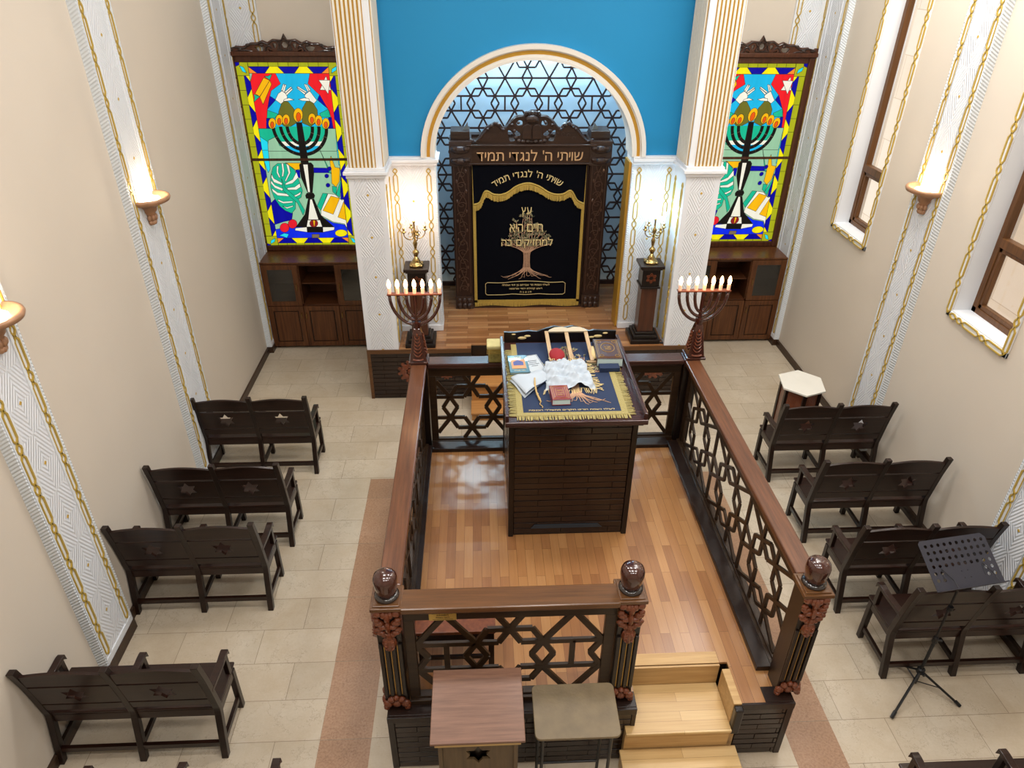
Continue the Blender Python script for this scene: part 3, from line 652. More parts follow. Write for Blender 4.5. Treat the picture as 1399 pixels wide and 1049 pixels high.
for s in (-1, 1):
    xx = [(s*.004, 3.03), (s*.115, 3.03), (s*.115, 3.16), (s*.095, 3.19), (s*.06, 3.205), (s*.02, 3.19), (s*.004, 3.16)]
    b.prism([(AC+x, z) for x, z in xx], 9.10, 9.14)
b.build('tablets', W['ark'], cr_, bevel=.006)
b = MB(); b.ball((AC, 9.12, 3.26), (.085, .03, .05), 12, 8)
for k in range(5): b.ball((AC-.08+.04*k, 9.12, 3.33), (.02, .02, .028), 8, 6)
b.build('crown', W['arkc'], cr_)
for s in (-1, 1):
    b = MB(); b.prism([(AC+s*.77, 3.0), (AC+s*.93, 3.0), (AC+s*.80, 3.19)], 9.3, 9.33); b.build('corner_fin', plain('grey_fin_%d' % s, '#6f6f68', .4), root)

# ark curtain
CX = .665
root = thing('ark_curtain', 'black velvet curtain embroidered with a golden tree and gold fringes on the ark', 'curtain', (CX, 9.12, .76))
def cloth(x0, x1, z0, z1, y, amp, n=40, m=20, th=.012, seed=0):
    mb = MB(); vs = []
    f = lambda x, z: y + amp*sin(x*17+seed)*.6 + amp*sin(x*7.3+z*1.5+seed)
    for k in (0, 1):
        for j in range(m+1):
            for i in range(n+1):
                x = x0+(x1-x0)*i/n; z = z0+(z1-z0)*j/m; vs.append((x, f(x, z)+k*th, z))
    fs = []; q = (n+1)*(m+1)
    for j in range(m):
        for i in range(n):
            a = j*(n+1)+i; fs += [(a, a+1, a+n+2, a+n+1), (q+a, q+a+n+1, q+a+n+2, q+a+1)]
    return mb.add(vs, fs)
cloth(-.065, 1.395, .80, 2.725, 9.142, .003).build('velvet', W['velvet'], root, smooth=True)
b = MB().box(-.068, -.03, 9.128, 9.14, .77, 2.725).box(1.36, 1.398, 9.128, 9.14, .77, 2.725).box(-.068, 1.398, 9.128, 9.14, .80, .835)
b.build('gold_braid', W['thread'], root)
b = MB(); random.seed(3)
for i in range(150):
    x = -.06+1.45*i/149; b.bar((x, 9.132, .81), (x+random.uniform(-.004, .004), 9.128, .745+.012*sin(x*9)), .009, .006)
b.build('bottom_fringe', W['thread'], root)
val = smoothc([(-.72,2.20),(-.638,2.231),(-.567,2.375),(-.464,2.334),(-.361,2.328),(-.268,2.362),(-.166,2.436),(-.02,2.475),(.12,2.436),(.24,2.362),(.34,2.328),(.45,2.334),(.543,2.375),(.629,2.25),(.72,2.205)], 5, False)
b = MB(); put(b, shape([[(-.73, 2.715)]+[(x, z) for x, z in val]+[(.73, 2.715)]], .01), M_wall(CX, 9.128, 0)); va = b.build('valance', W['velvet'], root)
b = MB(); b.tube([(CX+x, 9.118, z) for x, z in val], .013, 5)
L = [0]
for i in range(1, len(val)): L.append(L[-1]+math.hypot(val[i][0]-val[i-1][0], val[i][1]-val[i-1][1]))
for k in range(190):
    s_ = L[-1]*k/189; i = min(len(val)-2, max(j for j in range(len(L)) if L[j] <= s_ + 1e-9)); f_ = (s_-L[i])/max(1e-6, L[i+1]-L[i])
    x = val[i][0]+(val[i+1][0]-val[i][0])*f_; z = val[i][1]+(val[i+1][1]-val[i][1])*f_
    b.bar((CX+x, 9.118, z), (CX+x+random.uniform(-.005, .005), 9.115, z-.085+random.uniform(-.006, .006)), .0085, .006)
b.build('valance_fringe', W['thread'], va)
# arched lettering
b = MB(); words = HEB[::-1]; R_ = .80; x = 0
glyphs = []
for ch in words:
    if ch == ' ': x += .042; continue
    g = text(ch, .125, .006, .0); xs = [v[0] for v in g[0]]; wd = max(xs)-min(xs)
    glyphs.append((x+wd/2, (max(xs)+min(xs))/2, g)); x += wd+.012
tot = x
for px, gc, g in glyphs:
    a = (px-tot/2)/R_*(.96/tot); sc = .96/tot
    M_ = M_wall(CX-.02+R_*sin(a*1.0), 9.12, 2.59-R_*(1-cos(a))) @ Matrix.Rotation(-a, 4, 'Z') @ Matrix.Scale(sc, 4) @ Matrix.Translation((-gc, 0, 0))
    put(b, g, M_)
b.build('arched_lettering', W['letter'], va)
# embroidered tree
def tree(mb, mb2, M, seed=5, crown=True):
    random.seed(seed); bars = []
    def T(pts, r, m_=mb):
        vs = [M @ Vector((p[0], p[1], .0)) for p in pts]
        m_.tube(vs, r, 4)
    for k in range(7):
        o = (k-3)*.012
        T([(o*1.9, .0), (o*1.2, .05), (o, .12), (o, .22), (o*1.3, .27), (o*2.2, .32)], .006)
    for k in range(14):
        a = -1+2*k/13; L_ = .30-.10*abs(.3-abs(a)); 
        e = (a*.30, -.06-.05*random.random()*(1-abs(a)*.3))
        T([(a*.035, .05), (a*.09, .0), (a*.17+random.uniform(-.02,.02), -.02-.04*random.random()), e, (e[0]+.03*(1 if a > 0 else -1), e[1]+random.uniform(-.02,.02))], [.006, .005, .004, .003, .002])
    if not crown: return
    tips = []
    for k in range(15):
        a = -1+2*k/14; h = .36+ .42*(1-abs(a)**1.3)
        pts = [(a*.03, .25), (a*.12, .31+.04*(1-abs(a))), (a*.24, .34+(h-.34)*.5), (a*.33*(1 if abs(a) > .5 else 1.0)*(.55 if abs(a) < .4 else .95), h)]
        T(smoothc(pts, 4, False), .0045); tips += pts[1:]
        for _ in range(8):
            t_ = random.uniform(.3, 1); i = min(2, int(t_*3)); f_ = t_*3-i
            bx = pts[i][0]+(pts[min(3, i+1)][0]-pts[i][0])*f_; bz = pts[i][1]+(pts[min(3, i+1)][1]-pts[i][1])*f_
            dx = random.uniform(-.06, .06); dz = random.uniform(.01, .06); T([(bx, bz), (bx+dx, bz+dz)], .0025)
            for q in range(3):
                an = random.uniform(0, 2*pi); cx, cz = bx+dx+.018*cos(an), bz+dz+.018*abs(sin(an)); r1 = .019
                u = (cos(an), abs(sin(an))); P = [(cx-u[0]*r1, cz-u[1]*r1), (cx+u[1]*r1*.4, cz-u[0]*r1*.4), (cx+u[0]*r1, cz+u[1]*r1), (cx-u[1]*r1*.4, cz+u[0]*r1*.4)]
                mb2.add([M @ Vector((p[0], p[1], h2)) for h2 in (.001, .004) for p in P], [(0,1,2,3), (7,6,5,4), (0,4,5,1), (1,5,6,2), (2,6,7,3), (3,7,4,0)])
b = MB(); b2 = MB(); tree(b, b2, M_wall(CX-.015, 9.130, 1.265) @ Matrix.Scale(1.06, 4))
tr = b.build('embroidered_tree', W['bark'], root); b2.build('embroidered_leaves', W['leafe'], tr)
b = MB()
put(b, fit(heb('עץ', .2, .006, .003), .135, .125), M_wall(CX-.03, 9.110, 2.10))
put(b, fit(heb('חיים היא', .2, .006, .003), .44, .105), M_wall(CX-.03, 9.110, 1.885))
put(b, fit(heb('למחזיקים בה', .2, .006, .003), .69, .145), M_wall(CX-.015, 9.110, 1.675))
b.build('tree_lettering', W['letter'], root)
b = MB(); put(b, fit(heb('לעילוי נשמת מר אברהם בן דוד ושמחה', .1, .004, .001), .66, .038), M_wall(CX-.02, 9.124, 1.06))
put(b, fit(heb('ראש קהילת יהודי אורוגוואי', .1, .004, .001), .46, .036), M_wall(CX-.02, 9.124, 1.005)); put(b, fit(heb('ת נ צ ב ה', .1, .004, .001), .16, .022), M_wall(CX-.02, 9.124, .955))
fr_ = smoothc([(-.555,1.10),(-.35,1.095),(-.2,1.11),(-.02,1.118),(.16,1.11),(.32,1.095),(.50,1.10)], 4, False); fb = smoothc([(.50,.915),(.32,.915),(.16,.925),(-.02,.915),(-.2,.925),(-.35,.915),(-.555,.915)], 4, False)
b.tube([(CX+x, 9.128, z) for x, z in fr_+[(.53,1.08),(.53,.935)]+fb+[(-.58,.935),(-.58,1.08)]], .004, 4, closed=True)
b.build('dedication_embroidery', W['letter'], root)

# ---------------------------------------------------------------- cabinets below the stained glass
def cabinet(x0, x1, label, flip):
    root = thing('cabinet', label, 'cabinet', ((x0+x1)/2, 9.35, 0), 'wooden cabinets below the stained glass')
    yf, yb = 9.36, YB-.012; n = 3; wd = (x1-x0)/n
    b = MB(); b.box(x0, x1, yb-.02, yb, .03, 1.30)
    for i in range(n+1):
        xx = x0+wd*i; b.box(max(x0, xx-.011), min(x1, xx+.011), yf+.002, yb, .03, 1.30)
    b.box(x0, x1, yf+.002, yb, .03, .06).box(x0, x1, yf+.002, yb, .675, .70).box(x0, x1, yf+.002, yb, 1.28, 1.305)
    b.box(x0, x1, yf, yf+.02, 1.285, 1.31)
    for xx in (x0+.05, x1-.05): b.box(xx-.02, xx+.02, yf+.02, yf+.06, 0, .03); b.box(xx-.02, xx+.02, yb-.06, yb-.02, 0, .03)
    b.build('body', W['cabin'], root)
    MB().box(x0-.005, x1+.0, yf-.015, yb, 1.31, 1.335).build('top', W['cab'], root, bevel=.004)
    for i in range(n):
        a, c = x0+wd*i+.004, x0+wd*(i+1)-.004
        MB().box(a+.01, c-.01, yf+.05, yb-.02, .99, 1.005).build('shelf', W['cabin'], root)
        d = MB(); fr = .07
        d.box(a, a+fr, yf-.02, yf, .04, .675).box(c-fr, c, yf-.02, yf, .04, .675).box(a+fr, c-fr, yf-.02, yf, .04, .04+fr).box(a+fr, c-fr, yf-.02, yf, .675-fr, .675)
        d = d.build('door', W['cab'], root, bevel=.004)
        MB().box(a+fr, c-fr, yf-.004, yf, .04+fr, .675-fr).build('shaded_recess', W['black'], d); MB().box(a+fr+.014, c-fr-.014, yf-.016, yf-.004, .04+fr+.014, .675-fr-.014).build('raised_panel', W['cab'], d, bevel=.008)  # black board paints the shade in the grooves around the raised panel
        hx = (c-.03) if i == 0 else (a+.03)
        MB().tube([(hx, yf-.02, .58), (hx, yf-.045, .57), (hx, yf-.045, .50), (hx, yf-.02, .49)], .006, 6).build('handle', W['brass'], d)
        if i != 1:
            d = MB(); d.box(a, a+.08, yf-.02, yf, .685, 1.30).box(c-.08, c, yf-.02, yf, .685, 1.30).box(a+.08, c-.08, yf-.02, yf, .685, .755).box(a+.08, c-.08, yf-.02, yf, 1.23, 1.30)
            d = d.build('glass_door', W['cab'], root, bevel=.004)
            MB().box(a+.08, c-.08, yf-.012, yf-.007, .755, 1.23).build('glass', W['smoke'], d)
            hx = (c-.04) if i == 0 else (a+.04)
            MB().tube([(hx, yf-.02, 1.03), (hx, yf-.045, 1.02), (hx, yf-.045, .93), (hx, yf-.02, .92)], .006, 6).build('handle', W['brass'], d)
        else:
            MB().box(a+.07, c-.07, yb-.1, yb-.03, 1.15, 1.26).box(a+.12, c-.12, yb-.1, yb-.03, .86, .95).build('back_rail', W['cabin'], root)
cabinet(-3.022, -1.50, 'wooden cabinet with glass doors and open shelves, left of the platform', 0)
cabinet(2.87, 4.39, 'wooden cabinet with glass doors and open shelves, right of the platform', 1)

# ---------------------------------------------------------------- stained glass
SG = {'red': '#ee1c26', 'sky': '#18b4e2', 'navy': '#04049a', 'teal': '#16b68e', 'olive': '#6c6a22', 'cream': '#f6efdc', 'orange': '#ffb70c', 'pale': '#96c4a0', 'cyan': '#22d8f0', 'blue': '#0404a8',
      'royal': '#0c2ce8', 'black': '#15110e', 'brown': '#7c6a52', 'amber': '#e2560e', 'crimson': '#8e1c22', 'red2': '#e81c2e', 'yellow': '#fbe312', 'lime': '#a8ac1a', 'orange2': '#ff8a2a'}
SGN = list(SG); SGM = []
for k in SGN:
    m, t, p = nt('glass_'+k); c = rgb(SG[k]); tc = N(t, 'ShaderNodeTexCoord'); nz = N(t, 'ShaderNodeTexNoise'); nz.inputs['Scale'].default_value = 5; nz.inputs['Detail'].default_value = 3
    mp = N(t, 'ShaderNodeMapping'); mp.inputs['Scale'].default_value = (3, 1, .6); t.links.new(tc.outputs['Object'], mp.inputs[0]); t.links.new(mp.outputs[0], nz.inputs[0])
    mx = N(t, 'ShaderNodeMix', data_type='RGBA'); t.links.new(nz.outputs[0], mx.inputs[0]); mx.inputs[6].default_value = tuple(x*.82 for x in c[:3])+(1,); mx.inputs[7].default_value = tuple(min(1, x*1.18+.004) for x in c[:3])+(1,)
    p.inputs['Base Color'].default_value = tuple(x*.2 for x in c[:3])+(1,); t.links.new(mx.outputs[2], p.inputs['Emission Color']); p.inputs['Emission Strength'].default_value = .98; p.inputs['Roughness'].default_value = .4; p.inputs['Specular IOR Level'].default_value = .15
    SGM.append(m)
SGM.append(plain('lead_line', '#1a1712', .6)); LEAD = len(SGM)-1
ART=[('red','-459,3687 -154,3687 -104,3560 -260,3476 -346,3248 -398,3014 -507,3014 -542,3587'),('red','257,3682 528,3683 602,3611 605,3012 470,3012 447,3224 341,3431 216,3560'),('sky','-172,3687 257,3682 216,3560 341,3431 447,3224 470,3012 -398,3014 -346,3248 -260,3476 -128,3560'),('navy','-288,3414 -218,3368 -345,3253'),('navy','347,3431 428,3259 309,3368'),('teal','-347,3242 -216,3195 -267,3143 -370,3143'),('teal','317,3201 433,3253 457,3154 329,3154'),('navy','-376,3143 -269,3131 -337,3014 -398,3014'),('navy','426,3148 463,3154 470,3012 372,3013'),('olive','-137,3351 -66,3345 -2,3253 3,3084 -130,3013 -230,3108 -205,3224'),('olive','169,3351 241,3351 293,3247 286,3107 179,3037 76,3084 101,3259'),('cream','-123,3476 -65,3431 -72,3385 -161,3317 -224,3368 -176,3442'),('cream','-134,3481 -92,3560 -81,3554 -100,3476'),('cream','-118,3470 -72,3554 -59,3545 -94,3459'),('cream','-93,3464 -3,3526 8,3515 -80,3448'),('cream','-81,3445 6,3507 16,3493 -73,3419'),('cream','-110,3374 -47,3391 15,3368 -77,3353 -125,3351'),('cream','162,3431 228,3476 302,3362 261,3322 200,3362 153,3408'),('cream','203,3465 168,3554 183,3560 218,3476'),('cream','222,3476 188,3549 203,3555 241,3482'),('cream','177,3453 73,3519 87,3530 191,3465'),('cream','156,3431 77,3501 73,3515 174,3448'),('cream','203,3385 144,3391 70,3374 115,3357 211,3351'),('orange','-328,3632 -257,3599 -414,3408 -468,3442'),('orange','-257,3599 -241,3554 -389,3311 -415,3402'),('teal','-319,3648 -256,3604 -215,3676 -278,3648'),('teal','-486,3436 -414,3408 -442,3385 -504,3340 -482,3396'),('cream','456,3653 549,3485 358,3487'),('cream','358,3605 551,3602 458,3436'),('teal','-507,3014 409,3012 374,2736 -537,2739'),('pale','-537,2738 499,2735 596,2378 595,1656 592,1496 -508,1506 -501,2028 -496,2578'),('pale','-398,2864 -292,2912 -262,2798 -100,2724 86,2723 258,2796 397,3013 531,3012 522,2722 -434,2725'),('cyan','-507,2913 -408,2846 -422,2725 -515,2725'),('cyan','531,3010 605,3010 603,2722 485,2722'),('cyan','-506,2738 -420,2738 -436,2490 -470,2440 -496,2578'),('cyan','486,2735 611,2735 540,2549 488,2537'),('orange','-223,2571 -10,2570 -41,2489 -99,2476 -144,2514'),('blue','-99,2476 -43,2476 -53,2362 -98,2401'),('blue','119,2507 357,2500 349,2437 109,2438'),('navy','-501,2028 -426,2093 -342,1974 -227,1880 -254,1785 -376,1759 -513,1719'),('navy','490,2398 596,2378 588,2074 459,2074'),('royal','-511,1651 -214,1704 130,1632 193,1809 315,1740 470,1712 594,1642 592,1496 -508,1506'),('teal','-395,2515 -324,2565 -199,2564 -112,2476 -71,2324 -46,2195 -78,2104 -163,2052 -178,1946 -240,1880 -325,1920 -391,1987 -449,2106 -472,2236 -447,2389'),('cream','-342,2528 -316,2534 -336,2452 -317,2376 -335,2376 -357,2440'),('cream','-274,2565 -249,2565 -252,2464 -277,2389 -296,2389 -277,2465'),('cream','-212,2565 -178,2539 -174,2439 -249,2325 -268,2325 -200,2439'),('cream','-91,2451 -77,2375 -164,2299 -269,2274 -259,2299 -156,2350'),('cream','-69,2298 -64,2247 -127,2208 -241,2209 -250,2235 -146,2247'),('cream','-428,2427 -407,2364 -303,2300 -314,2274 -415,2313 -440,2377'),('cream','-449,2339 -409,2274 -303,2222 -320,2196 -415,2236 -458,2300'),('cream','-460,2236 -388,2171 -238,2151 -243,2118 -394,2132 -449,2184'),('cream','-67,2182 -85,2143 -168,2104 -204,2118 -136,2143'),('cream','-402,2080 -331,2046 -201,2052 -204,2032 -335,2020 -394,2053'),('cream','-353,1987 -292,1967 -197,1993 -213,1973 -295,1947'),('teal','-306,2363 -275,2235 -120,2078 -53,1918 -88,1852 -141,2025 -307,2196'),('teal','365,2257 428,2244 402,2140 362,2180'),('teal','543,2359 449,2101 402,2140'),('teal','262,2736 373,2424 349,2437'),('orange','396,2662 434,2512 496,2499 469,2321 415,2244 364,2296 376,2449 374,2587'),('teal','125,1984 225,2161 288,2154 168,1917'),('cream','295,2154 390,2140 471,2061 588,2074 604,1860 576,1663 471,1725 317,1754 159,1850 168,1917'),('orange','329,2121 448,2088 330,1862 194,1917'),('orange','494,2041 590,2034 589,1779 390,1821'),('black','-38,2551 3,2574 122,2573 148,2538 139,2425 85,2168 21,2169 -39,2375'),('cream','12,2551 75,2551 54,2175 25,2175'),('black','16,2084 93,2083 159,1850 321,1679 -211,1683 -60,1865'),('cream','40,2077 66,2077 118,1789 -25,1790'),('cream','-33,1784 137,1782 157,1684 -62,1686'),('black','-16,2130 7,2162 97,2164 112,2129 94,2090 -10,2088'),('black','-54,1682 156,1680 160,1604 -60,1606'),('cream','-220,1669 -60,1682 -64,1609 -231,1635'),('cream','163,1680 327,1679 316,1638 156,1607'),('cyan','-466,1561 -389,1595 -325,1581 -360,1526 -409,1547'),('brown','-2,1578 103,1577 96,1522 -10,1523'),('orange','-262,3079 -271,3049 -289,3025 -310,3012 -332,3012 -349,3025 -359,3049 -359,3079 -349,3108 -332,3132 -310,3145 -288,3145 -271,3132 -262,3108'),('amber','-289,3061 -301,3031 -320,3018 -335,3031 -337,3061 -325,3091 -306,3103 -291,3091'),('orange','-165,3122 -174,3092 -192,3069 -213,3055 -235,3055 -252,3069 -262,3092 -262,3122 -252,3151 -235,3175 -214,3188 -192,3188 -175,3175 -165,3151'),('amber','-192,3104 -204,3074 -223,3062 -238,3074 -240,3104 -229,3134 -209,3147 -194,3134'),('orange','-76,3125 -85,3096 -102,3072 -124,3059 -145,3059 -163,3072 -173,3096 -173,3125 -163,3155 -146,3178 -125,3191 -103,3191 -86,3178 -76,3155'),('amber','-103,3108 -114,3078 -134,3065 -149,3078 -151,3108 -140,3138 -120,3150 -105,3138'),('orange','260,3137 251,3107 234,3083 213,3070 191,3070 174,3083 163,3107 163,3137 172,3166 188,3190 210,3203 231,3203 249,3190 259,3166'),('amber','233,3119 222,3089 203,3077 188,3089 185,3119 196,3149 215,3161 230,3149'),('orange','342,3113 333,3083 317,3060 295,3046 274,3046 256,3060 245,3084 245,3113 253,3143 270,3166 291,3179 313,3179 331,3166 341,3143'),('amber','315,3095 304,3065 285,3053 270,3066 267,3096 278,3125 297,3138 312,3125'),('orange','432,3078 423,3048 406,3024 385,3011 363,3011 345,3024 335,3048 334,3078 343,3107 359,3131 380,3144 402,3144 420,3131 430,3107'),('amber','405,3060 394,3030 375,3017 359,3030 356,3060 367,3090 386,3102 402,3090'),('orange','100,3184 89,3146 67,3115 41,3098 14,3098 -8,3115 -21,3146 -21,3184 -9,3221 12,3252 39,3268 65,3268 87,3252 100,3221'),('amber','73,3160 57,3119 32,3102 13,3119 10,3160 25,3202 50,3219 69,3201'),('crimson','103,1735 94,1712 76,1693 51,1682 26,1682 4,1693 -10,1712 -12,1736 -3,1760 16,1778 40,1789 66,1788 87,1778 101,1759'),('orange','39,1783 71,1776 53,1695 40,1695'),('red2','-304,1677 -315,1647 -337,1623 -365,1610 -394,1611 -418,1624 -433,1648 -434,1678 -423,1707 -401,1731 -373,1744 -344,1744 -320,1730 -306,1707'),('red2','-187,1731 -197,1702 -218,1680 -245,1667 -273,1667 -297,1680 -310,1703 -312,1732 -302,1760 -281,1782 -254,1795 -226,1794 -203,1782 -189,1759'),('yellow','496,1590 485,1568 459,1550 423,1540 384,1540 351,1550 329,1569 324,1592 335,1615 361,1633 396,1642 435,1642 468,1632 490,1613'),('navy','384,2493 377,2477 362,2467 345,2467 332,2477 329,2494 336,2510 351,2520 368,2520 381,2510'),('navy','337,2396 329,2380 314,2370 297,2370 284,2380 281,2396 288,2413 304,2423 321,2423 333,2413'),('navy','338,2271 330,2254 315,2244 297,2244 285,2254 281,2271 289,2287 304,2298 322,2298 334,2287')]
def stained(xc, label):
    root = thing('stained_glass_window', label, 'stained glass', (xc, YB, 1.31), 'backlit stained glass pictures above the cabinets')
    HW = .735; z0, z1 = 1.338, 3.89; gy = 9.828
    f = MB(); f.box(-HW, -HW+.085, 9.79, YB, z0, z1).box(HW-.085, HW, 9.79, YB, z0, z1).box(-HW+.085, HW-.085, 9.79, YB, z0, z0+.08).box(-HW+.085, HW-.085, 9.79, YB, z1-.08, z1)
    f.xf(Matrix.Translation((xc, 0, 0))); fr = f.build('frame', wood('stained_frame_wood', '#3a1d0f', '#5d3520', .35, .3, 'z') if 'sfw' not in W else W['sfw'], root, bevel=.012); W['sfw'] = fr.data.materials[0]
    MB().box(xc-HW+.085, xc+HW-.085, 9.80, 9.832, 2.60, 2.632).build('crossbar', W['sfw'], root)
    MB().box(xc-HW+.02, xc+HW-.02, 9.76, 9.80, z1-.0, z1+.02).box(xc-HW-.03, xc+HW+.03, 9.755, YB-.005, z1-.005, z1+.05).build('cornice', W['sfw'], root, bevel=.01)
    h = [(-.75,3.93),(-.74,3.985),(-.70,3.985),(-.665,3.948),(-.6,3.995),(-.52,3.99),(-.47,4.005),(-.41,4.032),(-.33,4.034),(-.27,4.058),(-.21,4.034),(-.14,4.072),(-.06,4.066),(-.03,4.066),(0,4.125)]
    out = h+[(-x, z) for x, z in reversed(h[:-1])]
    Hs = [smoothc([(-.37,3.992),(-.265,4.0),(-.25,3.965),(-.30,3.925),(-.345,3.945)], 4), smoothc([(-.145,4.025),(-.10,4.03),(-.10,3.99),(-.13,3.965)], 4), smoothc([(-.21,3.965),(-.155,3.95),(-.15,3.92),(-.19,3.925)], 4)]
    Hs += [[(-x, z) for x, z in q] for q in Hs]; Hs.append([(.045*cos(k*pi/3), 4.01+.045*sin(k*pi/3)) for k in range(6)])
    b = MB(); put(b, shape([out]+Hs, .03, .006), M_wall(xc, 9.80, 0)); cr2 = b.build('crest', W['sfw'], root)
    b = MB()
    for s in (-1, 1):
        for q in ([(-.7,3.96),(-.6,3.985),(-.5,3.975),(-.42,4.02),(-.33,4.02),(-.27,4.045),(-.2,4.02),(-.14,4.06),(-.06,4.055)], [(-.6,3.94),(-.5,3.95),(-.42,3.94),(-.37,3.915),(-.3,3.905),(-.24,3.95),(-.22,3.99),(-.18,4.0),(-.16,3.97)], [(-.2,3.91),(-.12,3.9),(-.06,3.93)]):
            b.tube([(xc+s*x, 9.775, z) for x, z in smoothc(q, 4, False)], .009, 5)
        for x in (.28, .45, .55, .66): b.ball((xc+s*x, 9.775, 3.96+.05*(x < .5)), (.028, .012, .02), 8, 5)
    R2 = .105
    for s in (1, -1):
        P = [(xc+R2*cos(pi/2*s+k*2*pi/3), 9.77, 4.01+R2*sin(pi/2*s+k*2*pi/3)) for k in range(3)]
        for k in range(3): b.bar(P[k], P[(k+1) % 3], .014, .014)
    b.build('carving', W['arkc'], cr2)
    # the glass: every pane a coloured facet, layered a fraction of a millimetre
    g = MB(); lay = [gy]
    def pane(col, pts, lead=True):
        lay[0] -= .00012; y = lay[0]; g.m = SGN.index(col)
        g.add([(xc+x, y, z) for x, z in pts], [list(range(len(pts)))])
        if lead:
            g.m = LEAD; n = len(pts)
            for i in range(n):
                (ax, az), (bx, bz) = pts[i], pts[(i+1) % n]; L_ = math.hypot(bx-ax, bz-az)
                if L_ < 1e-4: continue
                nx, nz = -(bz-az)/L_*.0026, (bx-ax)/L_*.0026
                g.add([(xc+ax+nx, y-.00006, az+nz), (xc+bx+nx, y-.00006, bz+nz), (xc+bx-nx, y-.00006, bz-nz), (xc+ax-nx, y-.00006, az-nz)], [(0, 1, 2, 3)])
    gx, ga, gb = .655, 1.39, 3.815; w1, w2, h1, h2 = .085, .155, .055, .133
    R4 = lambda a, b_, c, d: [(a, c), (b_, c), (b_, d), (a, d)]
    pane('lime', R4(-gx, gx, ga, gb))
    for i in range(8):
        pane('lime', R4(-gx+w2+.0+(2*gx-2*w2)*i/8, -gx+w2+(2*gx-2*w2)*(i+1)/8, ga, ga+h1)); pane('lime', R4(-gx+w2+(2*gx-2*w2)*i/8, -gx+w2+(2*gx-2*w2)*(i+1)/8, gb-h1, gb))
    for i in range(12):
        c, d = ga+.16+(gb-ga-.32)*i/12, ga+.16+(gb-ga-.32)*(i+1)/12; pane('lime', R4(-gx, -gx+w1, c, d)); pane('lime', R4(gx-w1, gx, c, d))
    X0, X1 = -gx+w2, gx-w2
    for zi, zo in ((ga+h2, ga+h1), (gb-h2, gb-h1)):
        pane('yellow', [(X0, zi), (X1, zi), (X1, zo), (X0, zo)], False); per = (X1-X0)/2.72
        for k in range(3):
            c = (X0+X1)/2+(k-1)*per; pane('navy', [(c-per*.17, zi), (c+per*.17, zi), (c+per*.36, zo), (c-per*.36, zo)])
        for s in (-1, 1): e = X0 if s < 0 else X1; pane('orange2', [(e, zi), (e-s*.10, zi), (e, zo)])
    for xi, xo in ((X0, -gx+w1), (X1, gx-w1)):
        pane('yellow', R4(min(xi, xo), max(xi, xo), ga+h2, gb-h2), False); Lz = gb-ga-2*h2; per = Lz/5.8
        for k in range(6):
            c = ga+h2+per*(k+.42); pane('navy', [(xi, c-per*.1), (xo, c-per*.38), (xo, c+per*.38), (xi, c+per*.1)])
    for sx in (-1, 1):
        for sz in (-1, 1):
            cx, cz = sx*gx, (gb if sz > 0 else ga)
            pane('lime', R4(min(cx, cx-sx*w2), max(cx, cx-sx*w2), min(cz, cz-sz*.16), max(cz, cz-sz*.16)))
            pane('navy', [(cx, cz), (cx-sx*.055, cz), (cx-sx*.05, cz-sz*.035), (cx, cz-sz*.055)])
            a0 = (cx-sx*.05, cz-sz*.045); a1_ = (cx-sx*.125, cz-sz*.13); mx_, mz_ = (a0[0]+a1_[0])/2, (a0[1]+a1_[1])/2; dx, dz = (a1_[0]-a0[0]), (a1_[1]-a0[1])
            pane('cyan', [a0, (mx_-dz*.22-dx*.1, mz_+dx*.22-dz*.1), a1_, (mx_+dz*.22+dx*.1, mz_-dx*.22+dz*.1)])
    clip = lambda x, z: (max(X0, min(X1, x)), max(ga+h2, min(gb-h2, z)))
    pane('pale', R4(X0, X1, ga+h2, gb-h2))
    arms = False
    def menorah():
        mx, tz = .038, 3.04
        pane('teal', [(mx+.31*cos(pi+pi*k/20), tz+.33*sin(pi+pi*k/20)) for k in range(21)], False)
        pane('cream', [(mx+.30*cos(pi+pi*k/20), tz-.13+.20*sin(pi+pi*k/20)) for k in range(2, 19)], False)
        pane('sky', [(mx+.26*cos(pi+pi*k/20), tz-.23+.11*sin(pi+pi*k/20)) for k in range(1, 20)], False)
        for r, rz in ((.345, .36), (.248, .29), (.163, .22)):
            O = [(mx+(r+.022)*cos(pi+pi*k/24), tz+(rz+.022)*sin(pi+pi*k/24)) for k in range(25)]; I = [(mx+(r-.022)*cos(pi+pi*k/24), tz+(rz-.022)*sin(pi+pi*k/24)) for k in range(25)]
            lay[0] -= .00012; g.m = SGN.index('black')
            g.add([(xc+x, lay[0], z) for x, z in O+I], [(i, i+1, 26+i, 25+i) for i in range(24)])
            for q in (3, 6, 9, 15, 18, 21):
                a = pi+pi*q/24; g.m = SGN.index('brown'); c, s_ = cos(a), sin(a)
                g.add([(xc+mx+(r-.022)*c, lay[0]-.0001, tz+(rz-.022)*s_), (xc+mx+(r+.022)*c, lay[0]-.0001, tz+(rz+.022)*s_), (xc+mx+(r+.022)*c, lay[0]-.0001, tz+(rz+.022)*s_+.004), (xc+mx+(r-.022)*c, lay[0]-.0001, tz+(rz-.022)*s_+.004)], [(0, 1, 2, 3)])
        pane('black', [(mx-.035, 3.09), (mx+.035, 3.09), (mx+.05, 2.57), (mx-.05, 2.57)])
    nb = [i for i, (c, _) in enumerate(ART) if c == 'black'][0]
    for i, (c, s_) in enumerate(ART):
        if i == nb: menorah()
        pts = [tuple(int(v)/1000 for v in q.split(',')) for q in s_.split(' ')]
        pane(c, [clip(*q) for q in pts])
    g.build('glass_picture', SGM, root)
stained(-2.355, 'backlit stained glass menorah picture, left of the ark, with the scroll visible')
stained(3.65, 'backlit stained glass menorah picture, right of the ark, partly behind the column')

